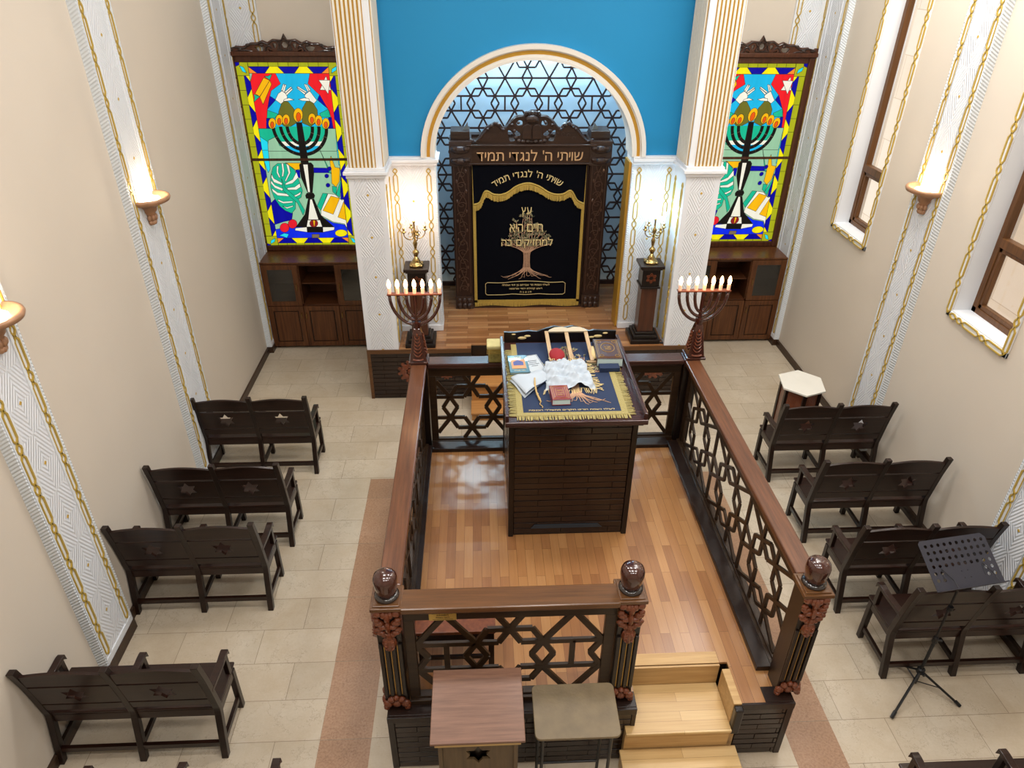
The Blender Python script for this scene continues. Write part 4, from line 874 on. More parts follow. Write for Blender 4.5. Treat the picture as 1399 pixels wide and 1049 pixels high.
# ---------------------------------------------------------------- pedestals and candelabra
def pedestal(cx, cy, label):
    root = thing('pedestal', label, 'pedestal', (cx, cy, PZ), 'dark pedestals flanking the ark steps'); z = PZ
    MB().box(cx-.19, cx+.19, cy-.19, cy+.19, z, z+.06).box(cx-.155, cx+.155, cy-.155, cy+.155, z+.06, z+.11).box(cx-.125, cx+.125, cy-.125, cy+.125, z+.11, z+.14).build('base', W['black'], root, bevel=.008)
    MB().box(cx-.10, cx+.10, cy-.10, cy+.10, z+.14, z+.74).build('shaft', wood('pedestal_shaft_wood', '#3a2016', '#55301f', .3, .4, 'z'), root, bevel=.006)
    MB().box(cx-.125, cx+.125, cy-.125, cy+.125, z+.74, z+.765).box(cx-.11, cx+.11, cy-.11, cy+.11, z+.765, z+.99).build('star_block', W['black'], root, bevel=.005)
    b = MB()
    for s in (1, -1):
        P = [(cx+.065*cos(pi/2*s+k*2*pi/3), cy-.114, z+.88+.065*sin(pi/2*s+k*2*pi/3)) for k in range(3)]
        for k in range(3): b.bar(P[k], P[(k+1) % 3], .014, .012)
    b.build('star', W['carve'], root)
    MB().box(cx-.15, cx+.15, cy-.15, cy+.15, z+1.005, z+1.045).box(cx-.13, cx+.13, cy-.13, cy+.13, z+.985, z+1.005).build('top', W['darkz'], root, bevel=.008)
def candelabrum(cx, cy, label, bulb):
    z = PZ+1.045; root = thing('candelabrum', label, 'candelabrum', (cx, cy, z), 'brass candelabra on the pedestals')
    b = MB().lathe([(.085,0),(.09,.012),(.07,.03),(.045,.045),(.05,.06),(.03,.09),(.018,.12)], (cx, cy, z), 14)
    for k in range(4): b.ball((cx+.08*cos(k*pi/2+pi/4), cy+.08*sin(k*pi/2+pi/4), z+.014), (.026, .026, .014), 8, 5)
    b.build('base', W['brass'], root, smooth=True)
    MB().lathe([(.016,.1),(.03,.14),(.042,.165),(.03,.185),(.014,.2),(.02,.24),(.028,.28),(.016,.31),(.012,.36),(.02,.40),(.026,.42),(.012,.44),(.010,.52),(.018,.54),(.008,.56)], (cx, cy, z), 12).build('stem', W['brass'], root, smooth=True)
    for k in range(4):
        a = k*pi/2+.35; c, s_ = cos(a), sin(a)
        pts = smoothc([(0,.36),(.04,.33),(.09,.34),(.125,.38),(.13,.42)], 4, False)
        arm = MB().tube([(cx+c*r, cy+s_*r, z+h) for r, h in pts], .0065, 6)
        arm.tube([(cx+c*(.05+.025*cos(t*.7)), cy+s_*(.05+.025*cos(t*.7)), z+.39+.03*sin(t*.7)) for t in range(9)], .004, 5)
        arm.lathe([(.006,.41),(.026,.425),(.03,.432),(.012,.436),(.014,.46),(.018,.475)], (cx+c*.13, cy+s_*.13, z), 10)
        arm = arm.build('arm', W['brass'], root, smooth=True)
        cd = MB().lathe([(.010,.47),(.010,.54),(.0,.545)], (cx+c*.13, cy+s_*.13, z), 8).build('candle', W['silver'], arm)
        MB().lathe([(.0,.545),(.013,.56),(.011,.585),(.0,.62)], (cx+c*.13, cy+s_*.13, z), 8).build('bulb', bulb, arm, smooth=True)
    MB().lathe([(.010,.55),(.010,.62),(0,.625)], (cx, cy, z), 8).build('candle', W['silver'], root)
    MB().lathe([(0,.625),(.014,.64),(.011,.67),(0,.70)], (cx, cy, z), 8).build('bulb', bulb, root, smooth=True)
PDL = (-.757, 8.14); PDR = (2.115, 8.16)
pedestal(*PDL, 'dark wooden pedestal with star, left of the ark'); pedestal(*PDR, 'dark wooden pedestal with star, right of the ark')
candelabrum(*PDL, 'brass candelabrum with warm lights on the left pedestal', W['warmw'])
candelabrum(*PDR, 'brass candelabrum with cool bluish lights on the right pedestal', W['coolbulb'])
point('candelabrum_glow', (PDL[0], PDL[1], 2.38), 8, (1.0, .72, .52), .08)
point('candelabrum_glow', (PDR[0], PDR[1], 2.38), 9, (.45, .78, 1.0), .08)
b = MB().tube([(2.30, 8.10, PZ+.006), (2.36, 8.06, PZ+.006), (2.33, 8.0, PZ+.006), (2.26, 8.02, PZ+.006)], .006, 5).tube([(2.30, 8.0, PZ+.008), (2.36, 7.98, PZ+.01)], .014, 6)
tag(b.build('power_cable', W['metal']), 'short black power cable with plug lying beside the right pedestal', 'cable')

# ---------------------------------------------------------------- bimah
BZ = .584; BX0, BX1, BY0, BY1 = -.66, 2.12, 2.965, 6.16
OX0, OX1, OY = 1.03, 1.70, 3.30
root = thing('bimah_platform', 'raised parquet reading platform with dark slatted base in the middle of the hall', 'platform', (.73, 4.5, 0))
b = MB().box(BX0, OX0, BY0, OY, 0, BZ-.02).box(OX1+.06, BX1, BY0, OY, 0, BZ-.02).box(BX0, BX1, OY, BY1, 0, BZ-.02)
b.build('core', W['black'], root)
for a_ in ((BX0+.03, OX0-.03, BY0, .005, BZ-.058, .055, .3), (OX1+.065, BX1-.03, BY0, .005, BZ-.058, .055, .3), (BY0+.03, BY1, -1, .005, BZ-.05, .055, .3, BX0), (BY0+.03, BY1, 1, .005, BZ-.05, .055, .3, BX1)): b = MB(); slats(b, *a_); b.build('slatted_base', W['slat'], root, bevel=.003)
MB().box(BX0, OX0, BY0, OY, BZ-.02, BZ).box(OX1+.06, BX1, BY0, OY, BZ-.02, BZ).box(BX0, BX1, OY, BY1, BZ-.02, BZ).build('parquet', W['parq'], root)
b = MB().box(BX0-.015, OX0, BY0-.02, BY0, BZ-.055, BZ+.004).box(OX1+.055, BX1+.015, BY0-.02, BY0, BZ-.055, BZ+.004)
for x in (BX0-.015, BX1-.03): b.box(x, x+.045, BY0-.015, BY0+.03, 0, BZ-.055)
b.box(BX0-.015, BX0, BY0, BY1, BZ-.05, BZ).box(BX1, BX1+.015, BY0, BY1, BZ-.05, BZ).box(BX0, OX0, BY0, 3.085, BZ, BZ+.006).box(1.93, BX1, BY0, 3.085, BZ, BZ+.006).box(OX0-.03, OX0, BY0-.015, BY0, 0, BZ-.05)
b.build('edge_trim', W['darkz'], root, bevel=.004)
b = MB().box(-.645, -.518, 3.215, 6.0, BZ, BZ+.045).box(1.945, 2.11, 3.215, 6.0, BZ, BZ+.045).box(-.518, 1.945, 5.925, 6.14, BZ, BZ+.045)
b.build('inner_skirting', W['darkz'], root, bevel=.005)
MB().box(OX0, OX1+.0, OY-.008, OY+.09, BZ, BZ+.006).build('nosing_board', W['stepp'], root)
root = thing('bimah_steps', 'pale wooden steps cut into the front right of the reading platform', 'steps', (1.37, 2.9, 0))
MB().box(OX0-.07, OX1, 2.91, OY-.001, 0, .37).box(OX0-.09, 1.75, 2.56, 2.905, 0, .17).box(OX0, OX1, OY-.028, OY-.012, .37, BZ-.002).build('riser', W['stepp'], root)
MB().box(OX0-.07, OX1, 2.885, OY-.03, .37, .395).build('tread', W['step'], root, bevel=.004)
MB().box(OX0-.10, 1.76, 2.53, 2.905, .17, .195).build('tread', W['step'], root, bevel=.004)
MB().box(OX1+.001, OX1+.059, 2.952, 3.235, 0, BZ+.012).build('cheek_board', W['stepp'], root, bevel=.004)
MB().box(OX1+.001, OX1+.062, 2.90, 2.951, .33, BZ+.004).build('cheek_end', W['black'], root, bevel=.01)

RZ = 1.578
def screen(name, label, A, B, cx, rot, railmat, ends=(0.0, 0.0), w0=None, inset=True, n_up=None, ry=None):
    # A,B = plan end points of the panel; cx = distance along of the first star centre
    ax, ay = A; bx, by = B; L = math.hypot(bx-ax, by-ay); ux, uy = (bx-ax)/L, (by-ay)/L
    root = thing(name, label, 'railing', ((ax+bx)/2, (ay+by)/2, BZ), 'star lattice railings of the reading platform')
    P = lambda s, z, o=0: (ax+ux*s-uy*o, ay+uy*s+ux*o, z)
    def pb(mb, s0, s1, o0, o1, z0, z1):
        v = [P(s0,z0,o0),P(s1,z0,o0),P(s1,z0,o1),P(s0,z0,o1),P(s0,z1,o0),P(s1,z1,o0),P(s1,z1,o1),P(s0,z1,o1)]
        mb.add(v, [(0,3,2,1),(4,5,6,7),(0,1,5,4),(1,2,6,5),(2,3,7,6),(3,0,4,7)])
    hw = (w0 or .15)/2
    m = MB(); pb(m, -ends[0], L+ends[1], -hw, hw, RZ-.045, RZ); pb(m, -ends[0], L+ends[1], -hw+.02, hw-.02, RZ-.07, RZ-.045); m.build('handrail', railmat, root, bevel=.01)
    m = MB(); f0, f1 = .07, .07
    pb(m, 0, L, -.02, .02, 1.405, RZ-.07); pb(m, 0, L, -.02, .02, BZ+.0, .65); pb(m, 0, f0, -.02, .02, .65, 1.405); pb(m, L-f1, L, -.02, .02, .65, 1.405); pb(m, 0, L, -.045, .045, BZ, BZ+.05)
    m.build('frame', W['panel'], root, bevel=.004)
    m = MB(); R_, px, pz = .262, .828, (.90 if rot else .89)
    if rot:
        R_ = .262; segs = lattice_segs(f0, L-f1, .65, 1.405, cx, 1.0275, R_, .80, (L-f0-f1)/3, True)
    else: segs = lattice_segs(f0, L-f1, .65, 1.405, cx, 1.0275, .252, px, .80)
    for i_, (a, c) in enumerate(segs): m.bar(P(a[0], a[1]), P(c[0], c[1]), .030 if rot else .038, .022-(i_ % 9)*.0005, up=(-uy, ux, 0))
    m.build('star_lattice', W['panel'], root)
    return root
r_ = screen('platform_railing', 'star lattice railing with brown handrail across the front, small brass plaque on it', (-.52, 3.085), (.84, 3.085), .678, False, W['railx'], w0=.17)
tag(MB().box(-.352, -.180, 3.051, 3.064, 1.418, 1.498).build('plaque', plain('engraved_brass', '#c0a45a', .35, metal=.6), r_), 'small engraved brass plaque')
pl = [o for o in COL.objects if o.name == 'plaque'][0]
b = MB(); put(b, fit(text('DONATED IN MEMORY OF', .1, .002), .13, .010), M_wall(-.266, 3.0505, 1.481)); put(b, fit(text('OUR PARENTS', .1, .002), .075, .009), M_wall(-.266, 3.0505, 1.465)); put(b, fit(heb('לזכר נשמת', .1, .002), .085, .010), M_wall(-.266, 3.0505, 1.445)); b.box(-.33, -.20, 3.0495, 3.051, 1.427, 1.4285)
b.build('engraving', W['metal'], pl)
screen('platform_railing', 'long star lattice railing with reddish handrail, left side of the platform', (-.602, 3.205), (-.602, 6.02), 1.4075, True, W['rail'], w0=.150)
screen('platform_railing', 'long star lattice railing with reddish handrail, right side of the platform', (2.095, 3.205), (2.095, 6.02), 1.4075, True, W['rail'], w0=.150)
screen('platform_railing', 'star lattice railing across the far end, behind the reading table', (-.52, 6.10), (2.015, 6.10), .42, False, W['railf'], w0=.165)
for x, lab in ((-.602, 'left'), (2.095, 'right')):   # corner posts under the menorahs
    o = MB().box(x-.075, x+.075, 6.03, 6.18, BZ, RZ-.075).build('corner_post', W['black'], bevel=.006)
    o2 = MB().box(x-.078, x+.078, 6.021, 6.187, RZ-.075, RZ).build('cap', W['railf'], o, bevel=.006)
    tag(o, 'black square corner post under the %s lamp menorah' % lab, 'post', 'far corner posts')
def acanthus(mb, cx, cy, z, s=1.0, axis='y', sg=-1):
    # carved leaf drop; offset along axis outward sg
    def bl(u, dz, ru, rd, rz):
        c = (cx+u*s, cy+sg*0, z+dz*s) if axis == 'y' else (cx, cy+u*s, z+dz*s)
        r = (ru*s, rd, rz*s) if axis == 'y' else (rd, ru*s, rz*s)
        mb.ball(c, r, 8, 6)
    for q in (-1, 1):
        bl(q*.055, -.02, .028, .02, .026); bl(q*.02, -.03, .022, .022, .03); bl(q*.062, -.075, .022, .018, .02); bl(q*.05, -.10, .032, .02, .022); bl(q*.03, -.13, .03, .024, .02)
        bl(q*.06, -.155, .026, .016, .016); bl(q*.045, -.18, .03, .02, .018); bl(q*.025, -.20, .022, .018, .02)
    bl(0, -.05, .022, .028, .045); bl(0, -.13, .02, .03, .05); bl(0, -.205, .02, .024, .03); bl(0, -.275, .046, .03, .062); bl(0, -.225, .024, .022, .03); bl(0, -.325, .02, .02, .02)
    for k in range(3):
        for q in (-1, 1): bl(q*.018, -.25-.028*k, .014, .034, .008)
def post(x0, x1, label, outer=0, wallz=BZ):
    xc = (x0+x1)/2; y0, y1 = 3.015, 3.20; root = thing('railing_post', label, 'post', (xc, (y0+y1)/2, BZ), 'carved front posts of the platform')
    sh = MB().box(x0+.015, x1-.015, y0+.02, y1-.015, BZ, RZ-.03)
    for k in range(4):
        xx = x0+.03+(x1-x0-.06)*k/3; sh.box(xx-.012, xx+.012, y0+.006, y0+.02, BZ+.14, 1.24)
    sh = sh.build('shaft', W['black'], root, bevel=.003)
    g = MB()
    for k in range(3):
        xx = x0+.03+(x1-x0-.06)*(k+.5)/3; g.box(xx-.002, xx+.002, y0+.0185, y0+.020, BZ+.14, 1.24)
    g.build('gilt_groove', W['gold'], sh)
    MB().box(x0-.005, x1+.005, y0-.005, y1+.005, RZ-.028, RZ).box(x0+.01, x1-.01, y0+.012, y1-.01, RZ, RZ+.008).build('cap', W['railx'], root, bevel=.008)
    yc = (y0+y1)/2+.01
    f = MB().lathe([(.072,.006),(.078,.014),(.076,.026),(.06,.036)], (xc, yc, RZ), 20).build('finial_collar', W['finring'], root, smooth=True)
    MB().lathe([(.058,.034),(.064,.05),(.071,.09),(.076,.125),(.076,.155),(.068,.182),(.046,.198),(.02,.203),(0,.204)], (xc, yc, RZ), 24).build('finial', W['finial'], root, smooth=True)
    c = MB(); acanthus(c, xc, y0+.010, RZ-.035, 1.05)
    if outer: acanthus(c, (x0 if outer < 0 else x1)-outer*.008, (y0+y1)/2, RZ-.035, .95, 'x', outer)
    c.build('carved_drop', W['carve'], root)
    c = MB()
    for dx, dz, r in ((-.06,.05,.034),(0,.055,.034),(.06,.05,.034),(-.035,.095,.026),(.035,.095,.026),(0,.115,.022),(-.07,.02,.024),(.07,.02,.024)): c.ball((xc+dx, y0+.012, BZ+dz), (r, .024, r*.95), 8, 6)
    if outer:
        for dy, dz, r in ((-.04,.05,.034),(.03,.05,.034),(0,.09,.03)): c.ball(((x0 if outer < 0 else x1)-outer*.01, (y0+y1)/2+dy, BZ+dz), (.024, r, r), 8, 6)
    c.build('carved_foot', W['carve'], root)
post(-.70, -.515, 'carved black post with barrel finial, front left corner of the platform', -1)
post(.83, 1.01, 'carved black post with barrel finial, beside the platform steps', 0)
post(2.005, 2.19, 'carved black post with barrel finial, front right corner of the platform', 1)
tag(MB().box(-.578, -.570, 4.26, 4.34, 1.30, 1.39).build('light_switch', W['silver']), 'small white switch on the inner side of the left railing', 'switch')

# menorah lamps
def lamp(cx, cy, label):
    z = RZ; root = thing('menorah_lamp', label, 'menorah', (cx, cy, z), 'seven-bulb menorah lamps')
    b = MB().box(cx-.095, cx+.095, cy-.095, cy+.095, z, z+.025)
    q = [(-.085, z+.025), (.085, z+.025)]
    vs = []
    for h, r in ((.025, .082), (.30, .045), (.36, .032)): vs += [(cx-r, cy-r, z+h), (cx+r, cy-r, z+h), (cx+r, cy+r, z+h), (cx-r, cy+r, z+h)]
    fs = [(0,3,2,1), (8,9,10,11)]
    for j in range(2):
        for i in range(4): fs.append((j*4+i, j*4+(i+1) % 4, j*4+4+(i+1) % 4, j*4+4+i))
    b.add(vs, fs); b.build('pyramid_base', W['finial'], root, bevel=.005)
    c = MB()
    for k in range(6):
        h = .08+.035*k; r = .078-.13*(h-.03)
        for s in (-1, 1): c.tube([(cx, cy-r-.004, z+h), (cx+s*.02, cy-r-.008, z+h+.012), (cx+s*(.042-.004*k), cy-r-.002, z+h+.038)], [.005, .007, .003], 5)
        for s in (-1, 1): c.tube([(cx+s*0+(-r-.004 if cx > 1 else r+.004), cy, z+h), ((cx+(-r-.008 if cx > 1 else r+.008)), cy+s*.02, z+h+.012), ((cx+(-r-.002 if cx > 1 else r+.002)), cy+s*(.042-.004*k), z+h+.038)], [.007, .009, .004], 5)
    c.ball((cx, cy-.052, z+.30), (.01, .01, .02)); c.tube([(cx-.05, cy-.085, z+.055), (cx-.02, cy-.085, z+.045), (cx+.02, cy-.085, z+.045), (cx+.05, cy-.085, z+.055)], .009, 5)
    c.build('leaf_carving', W['carve'], root)
    zb = z+.70
    MB().tube([(cx, cy, z+.35), (cx, cy, z+.42)], [.035, .04], 10).tube([(cx, cy, z+.40), (cx, cy, zb)], .017, 8).build('stem', W['finial'], root)
    for r in (.08, .155, .235):
        for s in (-1, 1):
            pts = [(cx+s*r*sin(t*pi/2/8)*1.0, cy, zb-.005-(.16+r*.62)*cos(t*pi/2/8)) for t in range(9)]
            MB().tube(pts, .0155, 8).build('arm', W['finial'], root, smooth=True)
    MB().box(cx-.255, cx+.255, cy-.028, cy+.028, zb, zb+.014).build('crossbar', W['carve'], root, bevel=.003)
    for k in range(7):
        x = cx+(k-3)*.0775
        s = MB().lathe([(.017,.014),(.017,.065),(.012,.07)], (x, cy, zb), 10).build('candle_sleeve', W['sleeve'], root, smooth=False)
        MB().lathe([(.009,.07),(.017,.085),(.019,.105),(.014,.13),(.005,.15),(0,.155)], (x, cy, zb), 10).build('bulb', W['bulb'], s, smooth=True)
lamp(-.604, 6.11, 'dark wooden menorah lamp with lit bulbs, on the left corner of the railing')
lamp(2.125, 6.11, 'dark wooden menorah lamp with lit bulbs, on the right corner of the railing')
point('menorah_glow', (-.604, 6.05, 2.44), 5, (1.0, .62, .36), .12); point('menorah_glow', (2.125, 6.05, 2.44), 5, (1.0, .62, .36), .12)

# ---------------------------------------------------------------- reading table
TZ = 1.84; x0, x1, y0, y1 = .215, 1.265, 4.66, 5.92
root = thing('reading_table', 'tall dark slatted reading table standing on the parquet platform', 'table', (.74, 5.2, BZ))
MB().box(x0+.02, x1-.02, y0+.025, y1, BZ+.0, TZ-.04).build('body', W['black'], root)
b = MB(); slats(b, x0+.045, x1-.045, y0+.025, BZ+.02, TZ-.045, .0615, .42); slats(b, y0+.045, y1-.03, -1, BZ+.02, TZ-.045, .0615, .42, x0+.02); slats(b, y0+.045, y1-.03, 1, BZ+.02, TZ-.045, .0615, .42, x1-.02); b.build('slatted_cladding', W['slat'], root, bevel=.0035)
for xx in (x0, x1-.045):
    for ya, yc in ((y0, y0+.045), (y1-.03, y1+.01)): MB().box(xx, xx+.045, ya, yc, BZ, TZ-.03).build('corner_strip', W['black'], root, bevel=.004)
s = MB().prism([(x0+.20, BZ+.085), (x1-.22, BZ+.085), (x1-.26, BZ+.125), (x0+.23, BZ+.125)], y0+.006, y0+.012).build('vent_slot', plain('dark_slot', '#26343f', .3), root)
MB().box(x0-.03, x1+.055, 4.585, 5.99, TZ-.032, TZ).build('table_top', W['railf'], root, bevel=.006)
MB().box(x0-.03, x0, 4.62, 5.99, TZ, TZ+.055).box(x1+.025, x1+.055, 4.62, 5.99, TZ, TZ+.055).box(x0-.03, x1+.055, 4.585, 4.605, TZ, TZ+.012).build('side_lip', W['railf'], root, bevel=.005)
out = [(-.53, 0), (.53, 0), (.53, .11), (.40, .115), (.32, .12), (.27, .11), (.22, .135), (.12, .165), (.03, .150), (-.06, .165), (-.16, .135), (-.22, .11), (-.3, .12), (-.42, .105), (-.53, .11)]
b = MB(); put(b, shape([out], .02, .002), M_wall(.755, 5.965, TZ)); bb_ = b.build('back_board', W['black'], root)
b = MB()
for x, z, r in ((-.36,.05,.03),(-.31,.07,.022),(.36,.06,.03),(.43,.09,.018),(-.44,.09,.014),(.30,.05,.02)): b.ball((.755+x, 5.95, TZ+z), (r*1.4, .006, r*.5), 8, 5)
b.build('gilt_scrollwork', W['letter'], bb_)
# cloth
root = thing('table_cloth', 'navy velvet cloth with broad gold fringe and embroidered tree on the reading table', 'cloth', (.73, 5.2, TZ))
MB().box(.335, 1.13, 4.735, 5.93, TZ+.001, TZ+.008).build('velvet', W['navy'], root)
b = MB().box(.285, .335, 4.69, 5.9, TZ+.001, TZ+.010).box(1.13, 1.18, 4.69, 5.9, TZ+.001, TZ+.010).box(.3355, 1.1295, 4.69, 4.7345, TZ+.001, TZ+.010); b.build('gold_braid', W['thread2'], root)
b = MB(); random.seed(11)
for i in range(95): x = .285+.90*i/94; b.bar((x, 4.70, TZ+.006), (x+random.uniform(-.008,.008), 4.635+random.uniform(-.008,.008), TZ+.005), .0075, .004, up=(0,0,1))
for i in range(110):
    y = 4.69+1.1*i/109; b.bar((1.17, y, TZ+.006), (1.235+random.uniform(-.012,.012), y+random.uniform(-.01,.01), TZ+.005), .0065, .004, up=(0,0,1)); b.bar((.295, y, TZ+.006), (.225+random.uniform(-.01,.01), y+random.uniform(-.01,.01), TZ+.005), .0065, .004, up=(0,0,1))
b.build('gold_fringe', W['thread2'], root)
b = MB(); b2 = MB(); tree(b, b2, Matrix.Translation((.80, 4.97, TZ+.011)) @ Matrix.Diagonal((.8, 1.1, 1, 1)), seed=8, crown=True)
tr = b.build('embroidered_tree', W['bark'], root); b2.build('embroidered_leaves', W['leafe'], tr)
b = MB(); put(b, fit(heb('לעילוי נשמת הורינו היקרים מתפללי הכנסת', .1, .002, .001), .70, .028), M_flat(.73, 4.765, TZ+.010)); b.build('lettering', W['letter'], root)
def book(name, x, y, z, w_, d_, h_, rz, cover, label, pagec='#c8dcd8', cat='book', group=None, thick=.004):
    root = thing(name, label, cat, (x, y, z), group)
    root.rotation_euler = (0, 0, rz)
    c = MB().box(-w_/2, w_/2, -d_/2, d_/2, 0, thick).box(-w_/2, w_/2, -d_/2, d_/2, h_-thick, h_).box(-w_/2, -w_/2+thick, -d_/2, d_/2, 0, h_)
    c = c.build('cover', cover, root, bevel=.001, local=True)
    MB().box(-w_/2+thick, w_/2-.006, -d_/2+.006, d_/2-.006, thick, h_-thick).build('pages', plain('pages_'+name+str(len(bpy.data.materials)), pagec, .8), root, local=True)
    return root, c
def frame_lines(mb, w_, d_, z, r=.0022):
    mb.tube([(-w_, -d_, z), (w_, -d_, z), (w_, d_, z), (-w_, d_, z)], r, 4, closed=True)
T2 = TZ+.011
r, c = book('prayer_book', .648, 4.945, T2, .155, .225, .055, RAD(2), plain('red_leatherette', '#7d171b', .35, coat=.3), 'small red prayer book with gold frame near the front edge of the table')
b = MB(); frame_lines(b, .064, .095, .056); frame_lines(b, .05, .08, .056); frame_lines(b, .032, .055, .056)
put(b, fit(heb('סידור', .1, .001), .05, .022), M_flat(0, .025, .056)); put(b, fit(heb('תפילה', .1, .001), .05, .02), M_flat(0, -.008, .056)); put(b, fit(heb('שלם', .1, .001), .035, .018), M_flat(0, -.036, .056))
b.build('gilt_tooling', W['gold'], c, local=True)
r, c = book('large_book', 1.155, 5.63, T2, .235, .37, .085, RAD(-2), plain('brown_leatherette', '#3c1c1c', .35, coat=.3), 'thick dark brown book with oval gold ornament, right rear of the table')
b = MB(); frame_lines(b, .10, .165, .086); frame_lines(b, .088, .152, .086, .0015); b.tube([(.062*cos(a*pi/10), .02+.085*sin(a*pi/10), .086) for a in range(20)], .003, 4, closed=True)
put(b, fit(heb('תורת', .1, .001), .06, .03), M_flat(0, .03, .086)); put(b, fit(heb('אמת', .1, .001), .05, .03), M_flat(.004, -.005, .086))
for sx in (-1, 1):
    for sy in (-1, 1): b.tube([(sx*(.07+.02*cos(t*.8)), sy*(.13+.02*sin(t*.8)), .086) for t in range(8)], .002, 4)
b.build('gilt_tooling', W['gold'], c, local=True)
r, c = book('holiday_book', .335, 5.49, T2+.0, .175, .31, .022, RAD(3), plain('teal_cover', '#2f5963', .35, coat=.3), 'teal book with an orange picture of a building, left rear of the table')
b = MB().box(-.06, .06, -.085, .075, .0222, .0232); p_ = b.build('picture', plain('orange_print', '#c98a55', .5), c, local=True)
MB().box(-.045, .045, -.03, .03, .0232, .0238).prism([(-.045, .03), (.045, .03), (0, .065)], .0232, .0238, 'z').build('building_picture', plain('blue_print', '#454a86', .5), p_, local=True)
b = MB(); put(b, fit(heb('מחזור', .1, .001), .07, .02), M_flat(0, .115, .0226)); put(b, fit(heb('סדר תפילות', .1, .001), .10, .016), M_flat(0, -.12, .0226)); frame_lines(b, .064, .09, .0226, .0015); b.build('cover_lettering', W['letter'], c, local=True)
r, c = book('booklet', .475, 5.50, T2, .16, .34, .008, RAD(14), plain('paper_cover', '#b4babf', .6), 'thin white booklet with a dark border, half under the teal book')
b = MB(); frame_lines(b, .072, .162, .0085, .002); b.build('blue_border', W['navy'], c, local=True)
b = MB()
for k, wd in enumerate((.09, .07, .1, .06)): b.box(-wd/2, wd/2, .06-.03*k, .068-.03*k, .008, .0088)
b.build('printed_lines', W['metal'], c, local=True)
# folded white cover / open soft booklet
root = thing('folded_cover', 'folded white fabric cover with dark piping, open at the left of the table', 'fabric', (.42, 5.14, T2))
def sheet(mb, pts_fn, nu, nv, th=.006):
    vs = []; 
    for k in (0, 1):
        for j in range(nv+1):
            for i in range(nu+1):
                p = pts_fn(i/nu, j/nv); vs.append((p[0], p[1], p[2]-k*th))
    q = (nu+1)*(nv+1); fs = []
    for j in range(nv):
        for i in range(nu):
            a = j*(nu+1)+i; fs += [(a, a+1, a+nu+2, a+nu+1), (q+a, q+a+nu+1, q+a+nu+2, q+a+1)]
    for i in range(nu): fs += [(i, q+i, q+i+1, i+1), (nv*(nu+1)+i, nv*(nu+1)+i+1, q+nv*(nu+1)+i+1, q+nv*(nu+1)+i)]
    for j in range(nv): a = j*(nu+1); fs += [(a, a+nu+1, q+a+nu+1, q+a), (a+nu, q+a+nu, q+a+2*nu+1, a+2*nu+1)]
    return mb.add(vs, fs)
q0, q1, q2, q3 = Vector((.245, 5.22, 0)), Vector((.36, 4.95, 0)), Vector((.58, 5.22, 0)), Vector((.45, 5.32, 0))
def fA(u, v):
    p = q0.lerp(q3, u).lerp(q1.lerp(q2, u), v); return (p.x, p.y, T2+.012+.018*sin(u*pi)*.6+.01*sin(v*5+u*3))
def fB(u, v):
    p = q0.lerp(q3, u).lerp(q1.lerp(q2, u), v); return (p.x+.01, p.y+.015, T2+.035+.04*u*sin(v*pi)+.012*sin(u*6))
b = MB(); sheet(b, fA, 12, 10); b.build('lower_fold', W['white2'], root, smooth=True)
b = MB(); sheet(b, fB, 12, 10); b.build('upper_fold', W['white2'], root, smooth=True)
b = MB(); b.tube([Vector(fA(k/12, 1))-Vector((0, 0, .004)) for k in range(13)], .004, 5).tube([Vector(fB(k/12, 1))-Vector((0, 0, .004)) for k in range(13)], .004, 5); b.build('dark_piping', W['navy'], root)
# pointer
root = thing('torah_pointer', 'carved pale wooden pointer with a curled hand, lying on the navy cloth', 'pointer', (.47, 4.95, T2))
MB().tube([(.455, 5.15, T2+.075), (.452, 5.08, T2+.045), (.462, 5.0, T2+.016), (.475, 4.94, T2+.01), (.487, 4.875, T2+.01)], [.007, .009, .008, .010, .007], 8).ball((.478, 4.915, T2+.012), .012).ball((.466, 4.985, T2+.016), .012).build('shaft', W['cream'], root, smooth=True)
MB().tube([(.487, 4.875, T2+.008), (.478, 4.855, T2+.008), (.476, 4.835, T2+.008), (.49, 4.82, T2+.008), (.497, 4.80, T2+.008), (.49, 4.785, T2+.008)], .004, 6).build('curled_hand', W['cream'], root, smooth=True)
# prayer shawl
root = thing('prayer_shawl', 'crumpled white prayer shawl with knotted fringes heaped in the middle of the table', 'shawl', (.75, 5.28, T2))
random.seed(4)
def hs(x, y):
    a = (x-.75)/.215; c = (y-5.29)/.255; d = a*a*a*a+c*c*c*c
    e = max(0, 1-d)**.45
    return e*(.058+.016*sin(x*38+y*9)+.012*sin(y*46-x*14)+.008*sin((x+y)*60)+.006*sin(x*95-y*70)) 
b = MB(); n = 60; vs = []; fs = []
def edge(u, v):
    x = .545+.39*u-.05*(1-v)*(u-.2)*-1+.012*sin(v*9)+.03*v*(1-2*u)*.8; y = 5.05+.47*v+.015*sin(u*11)+.02*u*(1-v); return x, y
for j in range(n+1):
    for i in range(n+1):
        x, y = edge(i/n, j/n); vs.append((x, y, T2+.004+hs(x, y)))
for j in range(n):
    for i in range(n): a = j*(n+1)+i; fs.append((a, a+1, a+n+2, a+n+1))
b.add(vs, fs); b.build('cloth', W['white2'], root, smooth=True)
b = MB()
for k in range(34):
    u = k/33; x, y = edge(u, 0); x2 = x+random.uniform(-.015,.015); b.tube([(x, y+.01, T2+.008), (x2, y-.02, T2+.006), (x2+random.uniform(-.012,.012), y-.05-random.random()*.02, T2+.004)], .0032, 4)
b.build('front_fringe', W['letter'], root); b = MB()
for k in range(26):
    v = k/25; x, y = edge(1, v); b.tube([(x-.01, y, T2+.01), (x+.02, y+random.uniform(-.012,.012), T2+.01), (x+.045+random.random()*.03, y+random.uniform(-.02,.02), T2+.005)], .0034, 4)
